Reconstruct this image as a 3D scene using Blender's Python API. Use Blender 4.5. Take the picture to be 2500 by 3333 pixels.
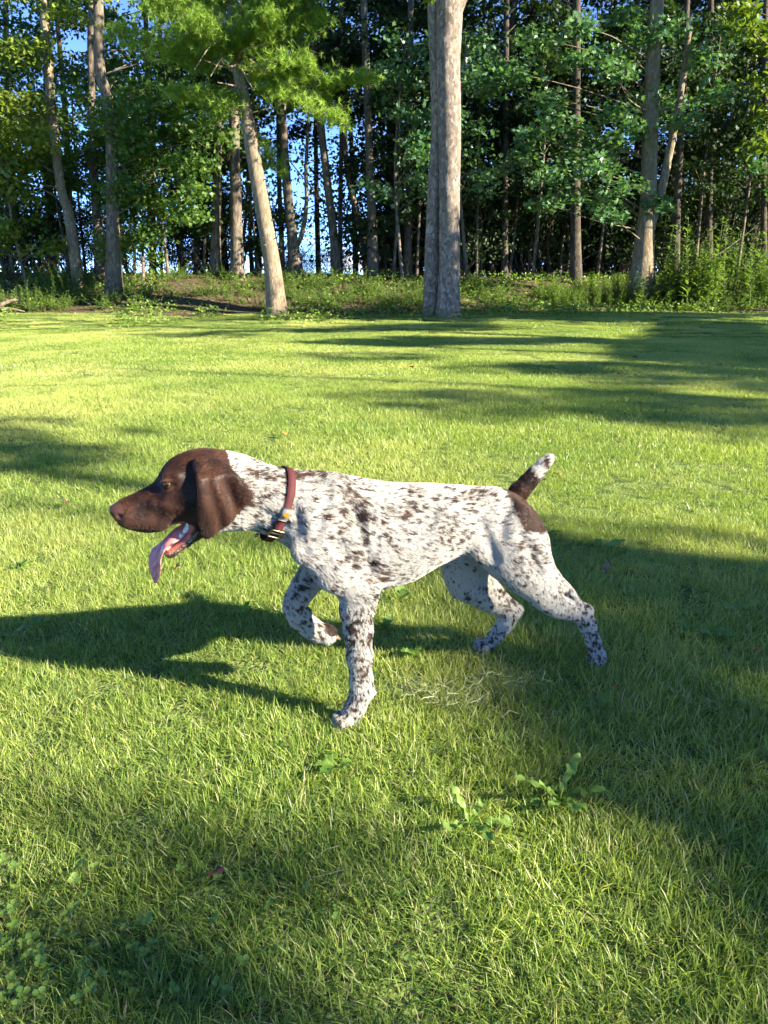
import bpy, bmesh, math, random, os
import numpy as np
from mathutils import Vector, Matrix
from mathutils.bvhtree import BVHTree

# ------------------------------------------------------------------ scene, camera, sky, sun
scene = bpy.context.scene
for o in list(bpy.data.objects):
    bpy.data.objects.remove(o)
COL = scene.collection
RNG = np.random.default_rng(11)
random.seed(11)

CAM_H = 1.0
PITCH = math.radians(17.3)
FPX = 2407.0                       # focal length in pixels of a 2500 x 3333 frame
cam_data = bpy.data.cameras.new('camera')
cam = bpy.data.objects.new('camera', cam_data)
COL.objects.link(cam)
cam.location = (0, 0, CAM_H)
cam.rotation_euler = (math.pi / 2 - PITCH, 0, 0)
cam_data.sensor_fit = 'VERTICAL'
cam_data.sensor_height = 36.0
cam_data.lens = FPX / 3333.0 * 36.0
cam_data.clip_start = 0.05
cam_data.clip_end = 4000
scene.camera = cam

SUN_EL = math.radians(26)
SUN_AZ = (0.92, -0.39)             # horizontal direction towards the sun
_l = math.hypot(*SUN_AZ)
SUN = np.array([SUN_AZ[0] / _l * math.cos(SUN_EL), SUN_AZ[1] / _l * math.cos(SUN_EL), math.sin(SUN_EL)])

world = bpy.data.worlds.new('World')
scene.world = world
world.use_nodes = True
wt = world.node_tree
wt.nodes.clear()
w_out = wt.nodes.new('ShaderNodeOutputWorld')
w_bg = wt.nodes.new('ShaderNodeBackground')
w_sky = wt.nodes.new('ShaderNodeTexSky')
w_sky.sky_type = 'NISHITA'
w_sky.sun_disc = False
w_sky.sun_elevation = SUN_EL
w_sky.sun_rotation = math.atan2(SUN[0], SUN[1])
w_sky.air_density = 0.45
w_sky.dust_density = 0.0
w_sky.altitude = 4000
w_sky.ozone_density = 5.0
w_bg.inputs['Strength'].default_value = 0.15
# low fair-weather clouds all round the horizon
w_tc = wt.nodes.new('ShaderNodeTexCoord')
w_sep = wt.nodes.new('ShaderNodeSeparateXYZ')
w_map = wt.nodes.new('ShaderNodeMapping')
w_map.inputs['Scale'].default_value = (5, 5, 16)
w_noise = wt.nodes.new('ShaderNodeTexNoise')
w_noise.inputs['Scale'].default_value = 1.0
w_noise.inputs['Detail'].default_value = 7
w_r1 = wt.nodes.new('ShaderNodeMapRange')
w_r1.inputs['From Min'].default_value = 0.56
w_r1.inputs['From Max'].default_value = 0.70
w_r2 = wt.nodes.new('ShaderNodeMapRange')
w_r2.inputs['From Min'].default_value = 0.15
w_r2.inputs['From Max'].default_value = 0.03
w_mul = wt.nodes.new('ShaderNodeMath')
w_mul.operation = 'MULTIPLY'
w_mix = wt.nodes.new('ShaderNodeMixRGB')
w_mix.inputs['Color2'].default_value = (3.6, 3.7, 3.9, 1)
wt.links.new(w_tc.outputs['Generated'], w_sep.inputs[0])
wt.links.new(w_tc.outputs['Generated'], w_map.inputs[0])
wt.links.new(w_map.outputs[0], w_noise.inputs['Vector'])
wt.links.new(w_noise.outputs['Fac'], w_r1.inputs['Value'])
wt.links.new(w_sep.outputs['Z'], w_r2.inputs['Value'])
wt.links.new(w_r1.outputs[0], w_mul.inputs[0])
wt.links.new(w_r2.outputs[0], w_mul.inputs[1])
wt.links.new(w_mul.outputs[0], w_mix.inputs['Fac'])
wt.links.new(w_sky.outputs[0], w_mix.inputs['Color1'])
wt.links.new(w_mix.outputs[0], w_bg.inputs['Color'])
wt.links.new(w_bg.outputs[0], w_out.inputs['Surface'])

sun_data = bpy.data.lights.new('sun', 'SUN')
sun_data.energy = 5.0
sun_data.angle = math.radians(0.53)
sun_data.color = (1.0, 0.90, 0.72)
sun_obj = bpy.data.objects.new('sun', sun_data)
COL.objects.link(sun_obj)
sun_obj.rotation_euler = Vector(SUN).to_track_quat('Z', 'Y').to_euler()
sun_obj.location = (20, -9, 12)

vs = scene.view_settings
scene.display_settings.display_device = 'sRGB'
vs.view_transform = 'Standard'
vs.look = 'None'
vs.gamma = 1.0
vs.use_curve_mapping = False
vs.exposure = 2.25
cy = scene.cycles
cy.max_bounces = 6
cy.diffuse_bounces = 4
cy.glossy_bounces = 3
cy.transmission_bounces = 4
cy.transparent_max_bounces = 6
cy.caustics_reflective = False
cy.caustics_refractive = False
cy.sample_clamp_indirect = 6.0
cy.use_adaptive_sampling = True
cy.adaptive_threshold = 0.03
cy.use_denoising = True
try:
    cy.denoiser = 'OPENIMAGEDENOISE'
    cy.denoising_input_passes = 'RGB_ALBEDO_NORMAL'
    cy.denoising_prefilter = 'ACCURATE'
except Exception:
    pass
scene.render.use_persistent_data = False

# ------------------------------------------------------------------ helpers
_C = np.array([0, 0, CAM_H])
_F = np.array([0, math.cos(PITCH), -math.sin(PITCH)])
_U = np.array([0, math.sin(PITCH), math.cos(PITCH)])

def ray(x, y):
    """direction of a sight line; x, y in a 2500 x 3333 frame"""
    return np.array([(x - 1250.0) / FPX, 0, 0]) - _U * ((y - 1666.5) / FPX) + _F

def at(x, y, Y):
    """point at distance Y on the sight line (1659 x 2212 frame)"""
    d = ray(x * 2500 / 1659, y * 2500 / 1659)
    return _C + d * (Y / d[1])

def pixel(p):
    q = p - _C
    z = q @ _F
    return 1250 + FPX * q[..., 0] / z, 1666.5 - FPX * (q @ _U) / z

def smooth(a, b, x):
    t = np.clip((x - a) / (b - a), 0, 1)
    return t * t * (3 - 2 * t)

def vnoise(p, seed=0):
    """cheap smooth value noise in numpy, p (...,3) -> about -1..1"""
    p = np.asarray(p, float)
    i = np.floor(p).astype(np.int64)
    f = p - i
    f = f * f * (3 - 2 * f)
    def h(a, b, c):
        n = (a * 374761393 + b * 668265263 + c * 2147483647 + seed * 974634777) & 0xffffffff
        n = ((n ^ (n >> 13)) * 1274126177) & 0xffffffff
        return ((n ^ (n >> 16)) & 0xffff) / 32767.5 - 1
    x, y, z = i[..., 0], i[..., 1], i[..., 2]
    fx, fy, fz = f[..., 0], f[..., 1], f[..., 2]
    def L(a, b, t): return a + (b - a) * t
    return L(L(L(h(x, y, z), h(x + 1, y, z), fx), L(h(x, y + 1, z), h(x + 1, y + 1, z), fx), fy),
             L(L(h(x, y, z + 1), h(x + 1, y, z + 1), fx), L(h(x, y + 1, z + 1), h(x + 1, y + 1, z + 1), fx), fy), fz)

def make_mesh(name, V, faces, mat=None, smooth_shade=True, attrs=None):
    """V (n,3); faces: (m,3) or (m,4) int array, or list of such arrays"""
    me = bpy.data.meshes.new(name)
    if not isinstance(faces, list):
        faces = [faces]
    faces = [np.asarray(f, np.int32) for f in faces if len(f)]
    loops = np.concatenate([f.ravel() for f in faces])
    tot = np.concatenate([np.full(len(f), f.shape[1], np.int32) for f in faces])
    start = np.concatenate([[0], np.cumsum(tot)[:-1]]).astype(np.int32)
    me.vertices.add(len(V))
    me.vertices.foreach_set('co', np.asarray(V, np.float32).ravel())
    me.loops.add(len(loops))
    me.loops.foreach_set('vertex_index', loops)
    me.polygons.add(len(tot))
    me.polygons.foreach_set('loop_start', start)
    me.polygons.foreach_set('loop_total', tot)
    if smooth_shade:
        me.polygons.foreach_set('use_smooth', np.ones(len(tot), bool))
    me.update(calc_edges=True)
    for k, v in (attrs or {}).items():
        v = np.asarray(v, np.float32)
        if v.ndim == 1:
            a = me.attributes.new(k, 'FLOAT', 'POINT')
            a.data.foreach_set('value', v)
        else:
            a = me.attributes.new(k, 'FLOAT_VECTOR', 'POINT')
            a.data.foreach_set('vector', v.ravel())
    if mat is not None:
        me.materials.append(mat)
    return me

def obj(name, me, parent=None, loc=None, rot=None, scl=None):
    o = bpy.data.objects.new(name, me)
    COL.objects.link(o)
    if parent is not None:
        o.parent = parent
    if loc is not None:
        o.location = loc
    if rot is not None:
        o.rotation_euler = rot
    if scl is not None:
        o.scale = (scl, scl, scl) if np.isscalar(scl) else scl
    return o

def tag(o, label=None, cat=None, group=None, kind=None):
    if label: o['label'] = label
    if cat: o['category'] = cat
    if group: o['group'] = group
    if kind: o['kind'] = kind
    return o

class Nodes:
    """small helper to write node materials"""
    def __init__(self, name):
        self.mat = bpy.data.materials.new(name)
        self.mat.use_nodes = True
        self.t = self.mat.node_tree
        self.t.nodes.clear()
        self.out = self.t.nodes.new('ShaderNodeOutputMaterial')
    def put(self, sock, val):
        if isinstance(val, bpy.types.NodeSocket):
            self.t.links.new(val, sock)
        elif val is not None:
            if isinstance(val, (tuple, list)) and len(val) == 3 and sock.type == 'RGBA':
                val = (*val, 1)
            sock.default_value = val
    def n(self, kind, outname=None, props=None, **ins):
        nd = self.t.nodes.new('ShaderNode' + kind)
        for k, v in (props or {}).items():
            setattr(nd, k, v)
        for k, v in ins.items():
            key = k.replace('_', ' ')
            s = nd.inputs.get(key) if not k.startswith('i') or not k[1:].isdigit() else nd.inputs[int(k[1:])]
            self.put(s, v)
        return nd.outputs[outname] if outname else nd.outputs[0]
    def math(self, op, a, b=None, c=None, clamp=False):
        nd = self.t.nodes.new('ShaderNodeMath')
        nd.operation = op
        nd.use_clamp = clamp
        self.put(nd.inputs[0], a)
        if b is not None: self.put(nd.inputs[1], b)
        if c is not None: self.put(nd.inputs[2], c)
        return nd.outputs[0]
    def vmath(self, op, a, b=None, s=None):
        nd = self.t.nodes.new('ShaderNodeVectorMath')
        nd.operation = op
        self.put(nd.inputs[0], a)
        if b is not None: self.put(nd.inputs[1], b)
        if s is not None: self.put(nd.inputs['Scale'], s)
        return nd.outputs[0]
    def step(self, x, lo, hi, a=0.0, b=1.0):
        nd = self.t.nodes.new('ShaderNodeMapRange')
        nd.interpolation_type = 'SMOOTHSTEP'
        for k, v in zip(('Value', 'From Min', 'From Max', 'To Min', 'To Max'), (x, lo, hi, a, b)):
            self.put(nd.inputs[k], v)
        return nd.outputs[0]
    def mix(self, f, a, b, mode='MIX'):
        nd = self.t.nodes.new('ShaderNodeMixRGB')
        nd.blend_type = mode
        self.put(nd.inputs[0], f); self.put(nd.inputs[1], a); self.put(nd.inputs[2], b)
        return nd.outputs[0]
    def attr(self, name, out='Fac'):
        nd = self.t.nodes.new('ShaderNodeAttribute')
        nd.attribute_name = name
        return nd.outputs[out]
    def noise(self, vec, scale, detail=3, rough=0.5, out='Fac'):
        nd = self.t.nodes.new('ShaderNodeTexNoise')
        self.put(nd.inputs['Vector'], vec)
        self.put(nd.inputs['Scale'], scale)
        self.put(nd.inputs['Detail'], detail)
        self.put(nd.inputs['Roughness'], rough)
        return nd.outputs[out]
    def done(self, shader, disp=None):
        self.t.links.new(shader, self.out.inputs['Surface'])
        if disp is not None:
            self.t.links.new(disp, self.out.inputs['Displacement'])
        return self.mat

def simple_mat(name, col, rough=0.6, metal=0.0, spec=0.3, var=0.15, scale=60, bump=0.0):
    N = Nodes(name)
    co = N.n('TexCoord', 'Object')
    nz = N.noise(co, scale, 4)
    c2 = tuple(max(0, c * (1 - var)) for c in col)
    c3 = tuple(c * (1 + var) for c in col)
    base = N.mix(nz, c2, c3)
    bp = None
    if bump:
        bp = N.n('Bump', 'Normal', Strength=bump, Distance=0.002, Height=nz)
    s = N.n('BsdfPrincipled', Base_Color=base, Roughness=rough, Metallic=metal, Normal=bp)
    s.node.inputs['Specular IOR Level'].default_value = spec
    return N.done(s)

def leaf_mat(name, dark, light, trans=0.4, rough=0.5, dry=None, wscale=0.4, attr='tint'):
    """leaf or blade: diffuse + translucent + slight gloss; 'tint' 0..1 per leaf"""
    N = Nodes(name)
    t = N.attr(attr)
    geo = N.n('NewGeometry', 'Position')
    big = N.noise(geo, wscale, 3)
    f = N.math('ADD', N.math('MULTIPLY', t, 0.75), N.math('MULTIPLY', N.math('SUBTRACT', big, 0.5), 0.8), clamp=True)
    col = N.mix(f, dark, light)
    if dry is not None:
        pale = N.step(N.noise(geo, .42, 5, .6), .42, .70, .12, .68)
        col = N.mix(pale, col, (.62, .60, .215))
        col = N.mix(N.step(t, 0.93, 0.99), col, dry)
    d = N.n('BsdfPrincipled', Base_Color=col, Roughness=rough)
    d.node.inputs['Specular IOR Level'].default_value = 0.35
    tc = N.mix(1.0, col, (1.15, 1.25, 0.45), 'MULTIPLY')
    tr = N.n('BsdfTranslucent', Color=tc)
    s = N.n('MixShader', i0=trans, i1=d, i2=tr)
    return N.done(s)
# ------------------------------------------------------------------ the land
def ground_z(x, y):
    x = np.asarray(x, float); y = np.asarray(y, float)
    z = 0.02 * np.sin(x * .35 + 1) * smooth(3, 8, y) + 0.015 * np.sin(y * .5 + x * .2) * smooth(4, 9, y)
    left = smooth(3, -6, x)
    z = z - .16 * np.exp(-((y - 16.3) / 1.5) ** 2) * left              # a shallow dip behind the near rise on the left
    z = z + .30 * smooth(13.0, 19.0, y) * (1 - .15 * left)
    edge = wood_edge(x)
    t = y - edge
    z = z + (.80 + .22 * left) * smooth(0.0, 5.5, t) + .07 * vnoise(np.stack([x * .5, y * .5, x * 0], -1), 2) * smooth(0, 2, t)
    z = z - 5.5 * smooth(9, 40, t)
    z = z - .6 * smooth(-2, -25, y) * 0
    return z

def wood_edge(x):
    """distance of the lawn's far edge"""
    x = np.asarray(x, float)
    return 18.5 + .4 * np.sin(x * .55 + .6) + .3 * np.sin(x * 1.3) + .9 * smooth(2.0, 8, x) - 1.4 * np.exp(-((x - .9) / 2.0) ** 2)

def axis(lo, hi, c, fine, grow):
    out = [c]; d = fine
    while out[-1] < hi:
        out.append(out[-1] + d); d *= grow
    neg = [c]; d = fine
    while neg[-1] > lo:
        neg.append(neg[-1] - d); d *= grow
    return np.array(neg[:0:-1] + out)
gx = axis(-900, 900, 0.0, .16, 1.022)
gy = np.unique(np.concatenate([axis(-700, 3.0, 3.0, .16, 1.05), np.arange(3.0, 30, .2), axis(30, 2500, 30.0, .3, 1.08)[1:]]))
GX, GY = np.meshgrid(gx, gy, indexing='ij')
GZ = ground_z(GX, GY)
nx_, ny_ = GX.shape
I_ = np.arange(nx_ * ny_).reshape(nx_, ny_)
GQ = np.stack([I_[:-1, :-1], I_[1:, :-1], I_[1:, 1:], I_[:-1, 1:]], -1).reshape(-1, 4)
GV = np.stack([GX, GY, GZ], -1).reshape(-1, 3)
litter = smooth(-.5, .5, GV[:, 1] - wood_edge(GV[:, 0]) + .45 * vnoise(GV * np.array([.9, .9, 0]), 4))
litter = litter * (1 - .75 * smooth(.1, .5, vnoise(GV * np.array([.45, .7, 0]), 9)) * smooth(3, 1, GV[:, 1] - wood_edge(GV[:, 0])))

def ground_material():
    N = Nodes('lawn_soil')
    p = N.n('NewGeometry', 'Position')
    li = N.attr('litter')
    n1 = N.noise(p, .55, 4); n2 = N.noise(p, 14.0, 5); n3 = N.noise(p, 90.0, 3)
    grass = N.mix(n1, (.115, .200, .035), (.260, .300, .085))
    grass = N.mix(N.step(n2, .40, .66), grass, (.060, .115, .022))
    soil = N.mix(n3, (.045, .036, .020), (.09, .07, .04))
    g = N.mix(N.step(n3, .36, .52), soil, grass)
    lit = N.mix(N.noise(p, 30.0, 4), (.050, .034, .020), (.16, .115, .075))
    lit = N.mix(N.step(N.noise(p, 5.0, 4), .5, .62), lit, (.06, .075, .025))
    col = N.mix(li, g, lit)
    b = N.n('Bump', 'Normal', Strength=.6, Distance=.03, Height=N.math('ADD', n3, n2))
    s = N.n('BsdfPrincipled', Base_Color=col, Roughness=.9, Normal=b)
    s.node.inputs['Specular IOR Level'].default_value = .1
    return N.done(s)
lawn = obj('lawn', make_mesh('lawn', GV, GQ, ground_material(), True, dict(litter=litter)))
tag(lawn, 'mown lawn running back to a low bank under the trees', 'lawn', kind='structure')
# ------------------------------------------------------------------ the woods
def bark_material(name, dark, light, scale=1.0, lichen=.0, rough=.9, zs=.30):
    N = Nodes(name)
    co = N.n('TexCoord', 'Object')
    p = N.vmath('MULTIPLY', co, (1, 1, zs))
    wob = N.vmath('SCALE', N.vmath('SUBTRACT', N.n('TexNoise', 'Color', Vector=p, Scale=9.0 * scale, Detail=5.0), (.5, .5, .5)), s=.16 / scale)
    pw = N.vmath('ADD', p, wob)
    vor = N.t.nodes.new('ShaderNodeTexVoronoi')
    N.put(vor.inputs['Vector'], pw); N.put(vor.inputs['Scale'], 15.0 * scale)
    flake = N.n('SeparateColor', 'Red', Color=vor.outputs['Color'])
    n1 = N.noise(pw, 34.0 * scale, 5, .7)
    n2 = N.noise(co, 1.4, 4)
    h = N.math('ADD', N.math('MULTIPLY', flake, .45), N.math('MULTIPLY', n1, .75))
    col = N.mix(N.step(h, .28, .92), dark, light)
    col = N.mix(N.math('MULTIPLY', N.step(flake, .80, .92), .55), col, tuple(min(1, c * 1.35) for c in light))
    col = N.mix(N.step(n2, .35, .7, 0.0, .45), col, tuple(c * 1.25 for c in dark))
    col = N.mix(N.math('MULTIPLY', N.step(N.noise(co, 2.3, 5), .52, .68), lichen), col, (.16, .18, .12))
    b = N.n('Bump', 'Normal', Strength=.8, Distance=.03 / scale, Height=h)
    s = N.n('BsdfPrincipled', Base_Color=col, Roughness=rough, Normal=b)
    s.node.inputs['Specular IOR Level'].default_value = .15
    return N.done(s)
BARK_GREY = bark_material('flaky_grey_bark', (.105, .082, .064), (.31, .255, .205), 1.5, .12, zs=.55)
BARK_PINE = bark_material('pine_bark', (.13, .10, .065), (.27, .215, .145), 2.2, .2)
BARK_DARK = bark_material('dark_bark', (.075, .060, .045), (.20, .165, .125), 1.6, .3)
BARK_MAPLE = bark_material('maple_bark', (.13, .10, .065), (.27, .22, .145), 2.0, .35)
BARK_DEEP = bark_material('shade_darkened_bark', (.040, .032, .025), (.105, .085, .065), 1.6, .3)  # darker bark copy, canopy shade put into the colour
MAPLE = leaf_mat('maple_leaf', (.045, .115, .024), (.190, .280, .060), .40, .42)
MAPLE_BLUE = leaf_mat('skylit_maple_leaf', (.055, .140, .064), (.200, .330, .150), .34, .34)  # blue-green from sky light, put into the leaf colour
BEECH = leaf_mat('small_leaf', (.060, .115, .018), (.270, .330, .050), .44, .45)
DEEP = leaf_mat('shade_darkened_leaf', (.013, .034, .011), (.052, .090, .026), .32, .55)  # dark leaf copy, shade of the inner wood put into the colour
NEEDLE = leaf_mat('pine_needle', (.110, .205, .024), (.370, .510, .085), .42, .5)
HERB = leaf_mat('herb_leaf', (.110, .210, .036), (.360, .460, .100), .42, .5)

def rotmats(n, tilt=.9, rng=RNG):
    """random frames: columns x, y, normal; normals lean towards up"""
    nn = rng.normal(0, 1, (n, 3)) * tilt + np.array([0, 0, 1.0])
    nn /= np.linalg.norm(nn, axis=1, keepdims=True)
    t = rng.normal(0, 1, (n, 3))
    x = np.cross(t, nn); x /= np.linalg.norm(x, axis=1, keepdims=True)
    return x, np.cross(nn, x), nn

# leaf outlines: vertices (x along the leaf, y across, z fold), faces
_m = []
for a, r in ((0, 1.0), (17, .52), (42, .80), (64, .42), (98, .58), (140, .22), (180, .12), (220, .22), (262, .58), (296, .42), (318, .80), (343, .52)):
    _m.append((.45 + .62 * r * math.cos(math.radians(a)) - .1, .62 * r * math.sin(math.radians(a)), .10 * r * abs(math.sin(math.radians(a)))))
LEAF_MAPLE = (np.array([(.35, 0, 0)] + _m), np.array([(0, 1 + i, 1 + (i + 1) % 12) for i in range(12)]))
LEAF_OVAL = (np.array([(0, 0, 0), (.35, .27, .06), (.72, .20, .05), (1.0, 0, -.04), (.72, -.20, .05), (.35, -.27, .06), (.5, 0, -.03)]),
             np.array([(6, 0, 5), (6, 5, 4), (6, 4, 3), (6, 3, 2), (6, 2, 1), (6, 1, 0)]))
LEAF_QUAD = (np.array([(0, 0, 0), (.5, .34, .08), (1, 0, -.02), (.5, -.34, .08)]), np.array([(0, 3, 2), (0, 2, 1)]))
LEAF_THREE = (np.array([(0, 0, 0), (.4, .10, 0), (.55, .42, .06), (.72, .16, .02), (1.05, 0, -.05), (.72, -.16, .02), (.55, -.42, .06), (.4, -.10, 0)]),
              np.array([(0, 1, 7), (1, 2, 3), (7, 5, 6), (1, 3, 4), (1, 4, 5), (1, 5, 7)])[:, ::-1])

def leaves(C, size, tpl, tilt=.9, tint=None, rng=RNG, droop=0.0):
    n = len(C)
    tv, tf = tpl
    x, y, nn = rotmats(n, tilt, rng)
    if droop:
        x = x + np.array([0, 0, -droop]); x /= np.linalg.norm(x, axis=1, keepdims=True)
        nn = np.cross(x, y); nn /= np.linalg.norm(nn, axis=1, keepdims=True); y = np.cross(nn, x)
    s = size * rng.uniform(.65, 1.25, n)
    V = C[:, None, :] + s[:, None, None] * (tv[None, :, :1] * x[:, None, :] + tv[None, :, 1:2] * y[:, None, :] + tv[None, :, 2:] * nn[:, None, :])
    Fc = tf[None] + (np.arange(n) * len(tv))[:, None, None]
    t = rng.random(n) if tint is None else tint
    return V.reshape(-1, 3), Fc.reshape(-1, tf.shape[1]), np.repeat(t, len(tv))

def merge(parts):
    Vs, Fs, Ts = [], [], []; o = 0
    for V, Fc, t in parts:
        Vs.append(V); Fs.append(np.asarray(Fc) + o); Ts.append(t); o += len(V)
    by = {}
    for f in Fs:
        by.setdefault(f.shape[1], []).append(f)
    return np.concatenate(Vs), [np.concatenate(v) for v in by.values()], np.concatenate(Ts)

def limb(path, radii, sides=8, rough=0.0, seed=0, cap=True):
    """tapered tube along a path, with knobbly bark relief when rough > 0"""
    path = np.asarray(path, float); radii = np.asarray(radii, float)
    n = len(path)
    T = np.gradient(path, axis=0); T /= np.linalg.norm(T, axis=1, keepdims=True) + 1e-9
    ref = np.array([.31, .95, .05]) if abs(T[0] @ np.array([.31, .95, .05])) < .8 else np.array([1, .0, .1])
    a = np.cross(T, ref); a /= np.linalg.norm(a, axis=1, keepdims=True)
    b = np.cross(T, a)
    th = np.linspace(0, 2 * np.pi, sides, endpoint=False)
    dirs = a[:, None, :] * np.cos(th)[None, :, None] + b[:, None, :] * np.sin(th)[None, :, None]
    r = np.repeat(radii[:, None], sides, 1)
    V = path[:, None, :] + dirs * r[..., None]
    if rough > 0:
        q = V * np.array([9, 9, 2.5]); k = V * np.array([26, 26, 9]); w = V * np.array([1.6, 1.6, .7])
        d = rough * (.9 * np.abs(vnoise(q, seed)) + .6 * vnoise(k, seed + 1)) + rough * .5 * vnoise(w, seed + 2)
        V = path[:, None, :] + dirs * (r + d * np.minimum(1, r / .08))[..., None]
    V = V.reshape(-1, 3)
    i, j = np.meshgrid(np.arange(n - 1), np.arange(sides), indexing='ij')
    Q = np.stack([i * sides + j, i * sides + (j + 1) % sides, (i + 1) * sides + (j + 1) % sides, (i + 1) * sides + j], -1).reshape(-1, 4)
    return V, Q, np.zeros(len(V))

def curve(pts, n):
    """smooth path through points (Catmull-Rom)"""
    P = np.asarray(pts, float)
    P = np.vstack([2 * P[0] - P[1], P, 2 * P[-1] - P[-2]])
    m = len(P) - 3
    out = []
    for u in np.linspace(0, m - 1e-6, n):
        i = int(u); t = u - i
        p0, p1, p2, p3 = P[i:i + 4]
        out.append(.5 * ((2 * p1) + (-p0 + p2) * t + (2 * p0 - 5 * p1 + 4 * p2 - p3) * t * t + (-p0 + 3 * p1 - 3 * p2 + p3) * t ** 3))
    return np.array(out)

def spray(c, rad, n, flat=.45, rng=RNG):
    """leaf positions for one leafy bough: denser towards the outside and top"""
    d = rng.normal(0, 1, (n, 3)); d /= np.linalg.norm(d, axis=1, keepdims=True)
    r = rng.random(n) ** .55
    p = d * r[:, None] * rad
    p[:, 2] *= flat
    p[:, 2] -= .25 * (p[:, 0] ** 2 + p[:, 1] ** 2) / max(rad, .1) * .8
    return c + p

def boughs(trunk_pts, centres, rng=RNG, r0=.022, mid=.15):
    out = []
    T = np.asarray(trunk_pts)
    for c in centres:
        c = np.asarray(c)
        tz = c[2] - .25 * np.linalg.norm(c[:2] - T[0][:2]) * .5 - .3
        i = int(np.argmin(np.abs(T[:, 2] - tz)))
        a = T[i]
        m = (a + c) / 2 + rng.normal(0, 1, 3) * mid + np.array([0, 0, .12])
        ln = np.linalg.norm(c - a)
        out.append(limb(curve([a, m, c], 7), np.linspace(min(r0, .007 * ln + .007), .004, 7), 5))
    return out

ORD = ['leftmost', 'second from left', 'third from left', 'fourth from left', 'fifth from left', 'sixth from left', 'seventh from left', 'eighth from left', 'ninth from left', 'tenth from left', 'eleventh from left']
def ordered(rows):
    """rows sorted by their place, each with its own position words"""
    rows = sorted(rows)
    return [(r, ORD[i] if i < len(rows) - 1 else 'rightmost') for i, r in enumerate(rows)]
def tree(name, label, trunks, bark, crowns, cat='tree', group=None, base=None, flare=1):
    """trunks: list of (points, radii, sides, rough); crowns: list of (mesh parts, material)"""
    b = np.asarray(base if base is not None else trunks[0][0][0])
    root = obj(name, None, loc=b)
    tag(root, label, cat, group)
    for k, (pts, rad, sides, rough, n) in enumerate(trunks):
        P = curve(pts, n); R = np.interp(np.linspace(0, 1, n), np.linspace(0, 1, len(rad)), rad)
        if rough > 0 and k < flare:
            R = R * (1 + .5 * np.exp(-np.linspace(0, 1, n) * n * .16))
        V, Q, _ = limb(P, R, sides, rough, 31 * k + int(abs(b[0]) * 10))
        obj('trunk', make_mesh('trunk', V - b, Q, bark), root)
    for parts, mat, nm in crowns:
        if not parts: continue
        V, Fs, t = merge(parts)
        o = obj(nm, make_mesh(nm, V - b, Fs, mat, False, dict(tint=t)), root)
        o['kind'] = 'stuff'
    return root

def on_ground(px, Y):
    """lawn point under the sight column px at distance Y"""
    x = (px - 829.5) / (FPX * 1659 / 2500) * Y * math.cos(PITCH)
    for _ in range(4):
        z = float(ground_z(x, Y))
        zc = Y * math.cos(PITCH) + (CAM_H - z) * math.sin(PITCH)
        x = (px - 829.5) / (FPX * 1659 / 2500) * zc
    return np.array([x, Y, z])
PXM = 1659 / 2500 * FPX            # focal length in 1659-frame pixels

def trunk_from(pxs, Y, widths, lean_y=0.0):
    """points (x, y) in the 1659 frame from base to top; the base sits on the ground"""
    pts = [on_ground(pxs[0][0], Y)]
    for i, (x, y) in enumerate(pxs[1:]):
        p = at(x, y, Y + lean_y * (i + 1) / len(pxs))
        pts.append(p)
    pts[0][2] -= .15
    rad = [w * .5 * Y / PXM for w in widths]
    return pts, rad

def sky_extend(pts, rad, h):
    """carry a trunk on upward out of the picture"""
    a, b = np.array(pts[-2]), np.array(pts[-1])
    d = (b - a) / np.linalg.norm(b - a)
    d = d * .6 + np.array([0, 0, .4]); d /= np.linalg.norm(d)
    return pts + [b + d * h * .5, b + d * h], rad + [rad[-1] * .75, rad[-1] * .3]

# --- double-trunked tree with flaky bark in the middle
Y = 17.1
p1, r1 = trunk_from([(968, 690), (971, 560), (971, 420), (971, 280), (968, 140), (971, 0)], Y, [41, 38, 39, 45, 45, 48])
e1, q1 = sky_extend(p1, r1, 7.0)
p2, r2 = trunk_from([(934, 660), (934, 560), (938, 420), (946, 280), (942, 140), (936, 0)], Y + .30, [30, 29, 27, 25, 24, 22])
e2, q2 = sky_extend(p2, r2, 6.0)
p3, r3 = trunk_from([(990, 40), (1003, -30), (1030, -140)], Y, [26, 24, 16]); p3[0] = at(978, 45, Y)
cent = [at(1010, -260, Y - .5), at(880, -300, Y), at(1100, -330, Y + 1), at(960, -420, Y), at(820, -430, Y + 1), at(1160, -460, Y - 1), at(930, -14, Y - .4)]
fol = []
for i, c in enumerate(cent[:-1]):
    fol.append(leaves(spray(c, 1.7, 420), .20, LEAF_OVAL, .8))
fol.append(leaves(spray(cent[-1], .16, 34), .15, LEAF_OVAL, .8, tint=RNG.uniform(.7, 1, 34), droop=.8))
tree('double_trunk_tree', 'thick grey double trunk with flaky bark at the lawn edge', [(e1, q1, 40, .016, 120), (e2, q2, 30, .012, 90), (p3, r3, 14, .008, 14)], BARK_GREY,
     [(boughs(np.array(e1), cent), BARK_GREY, 'branch'), (fol, BEECH, 'crown')], flare=2)

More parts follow.
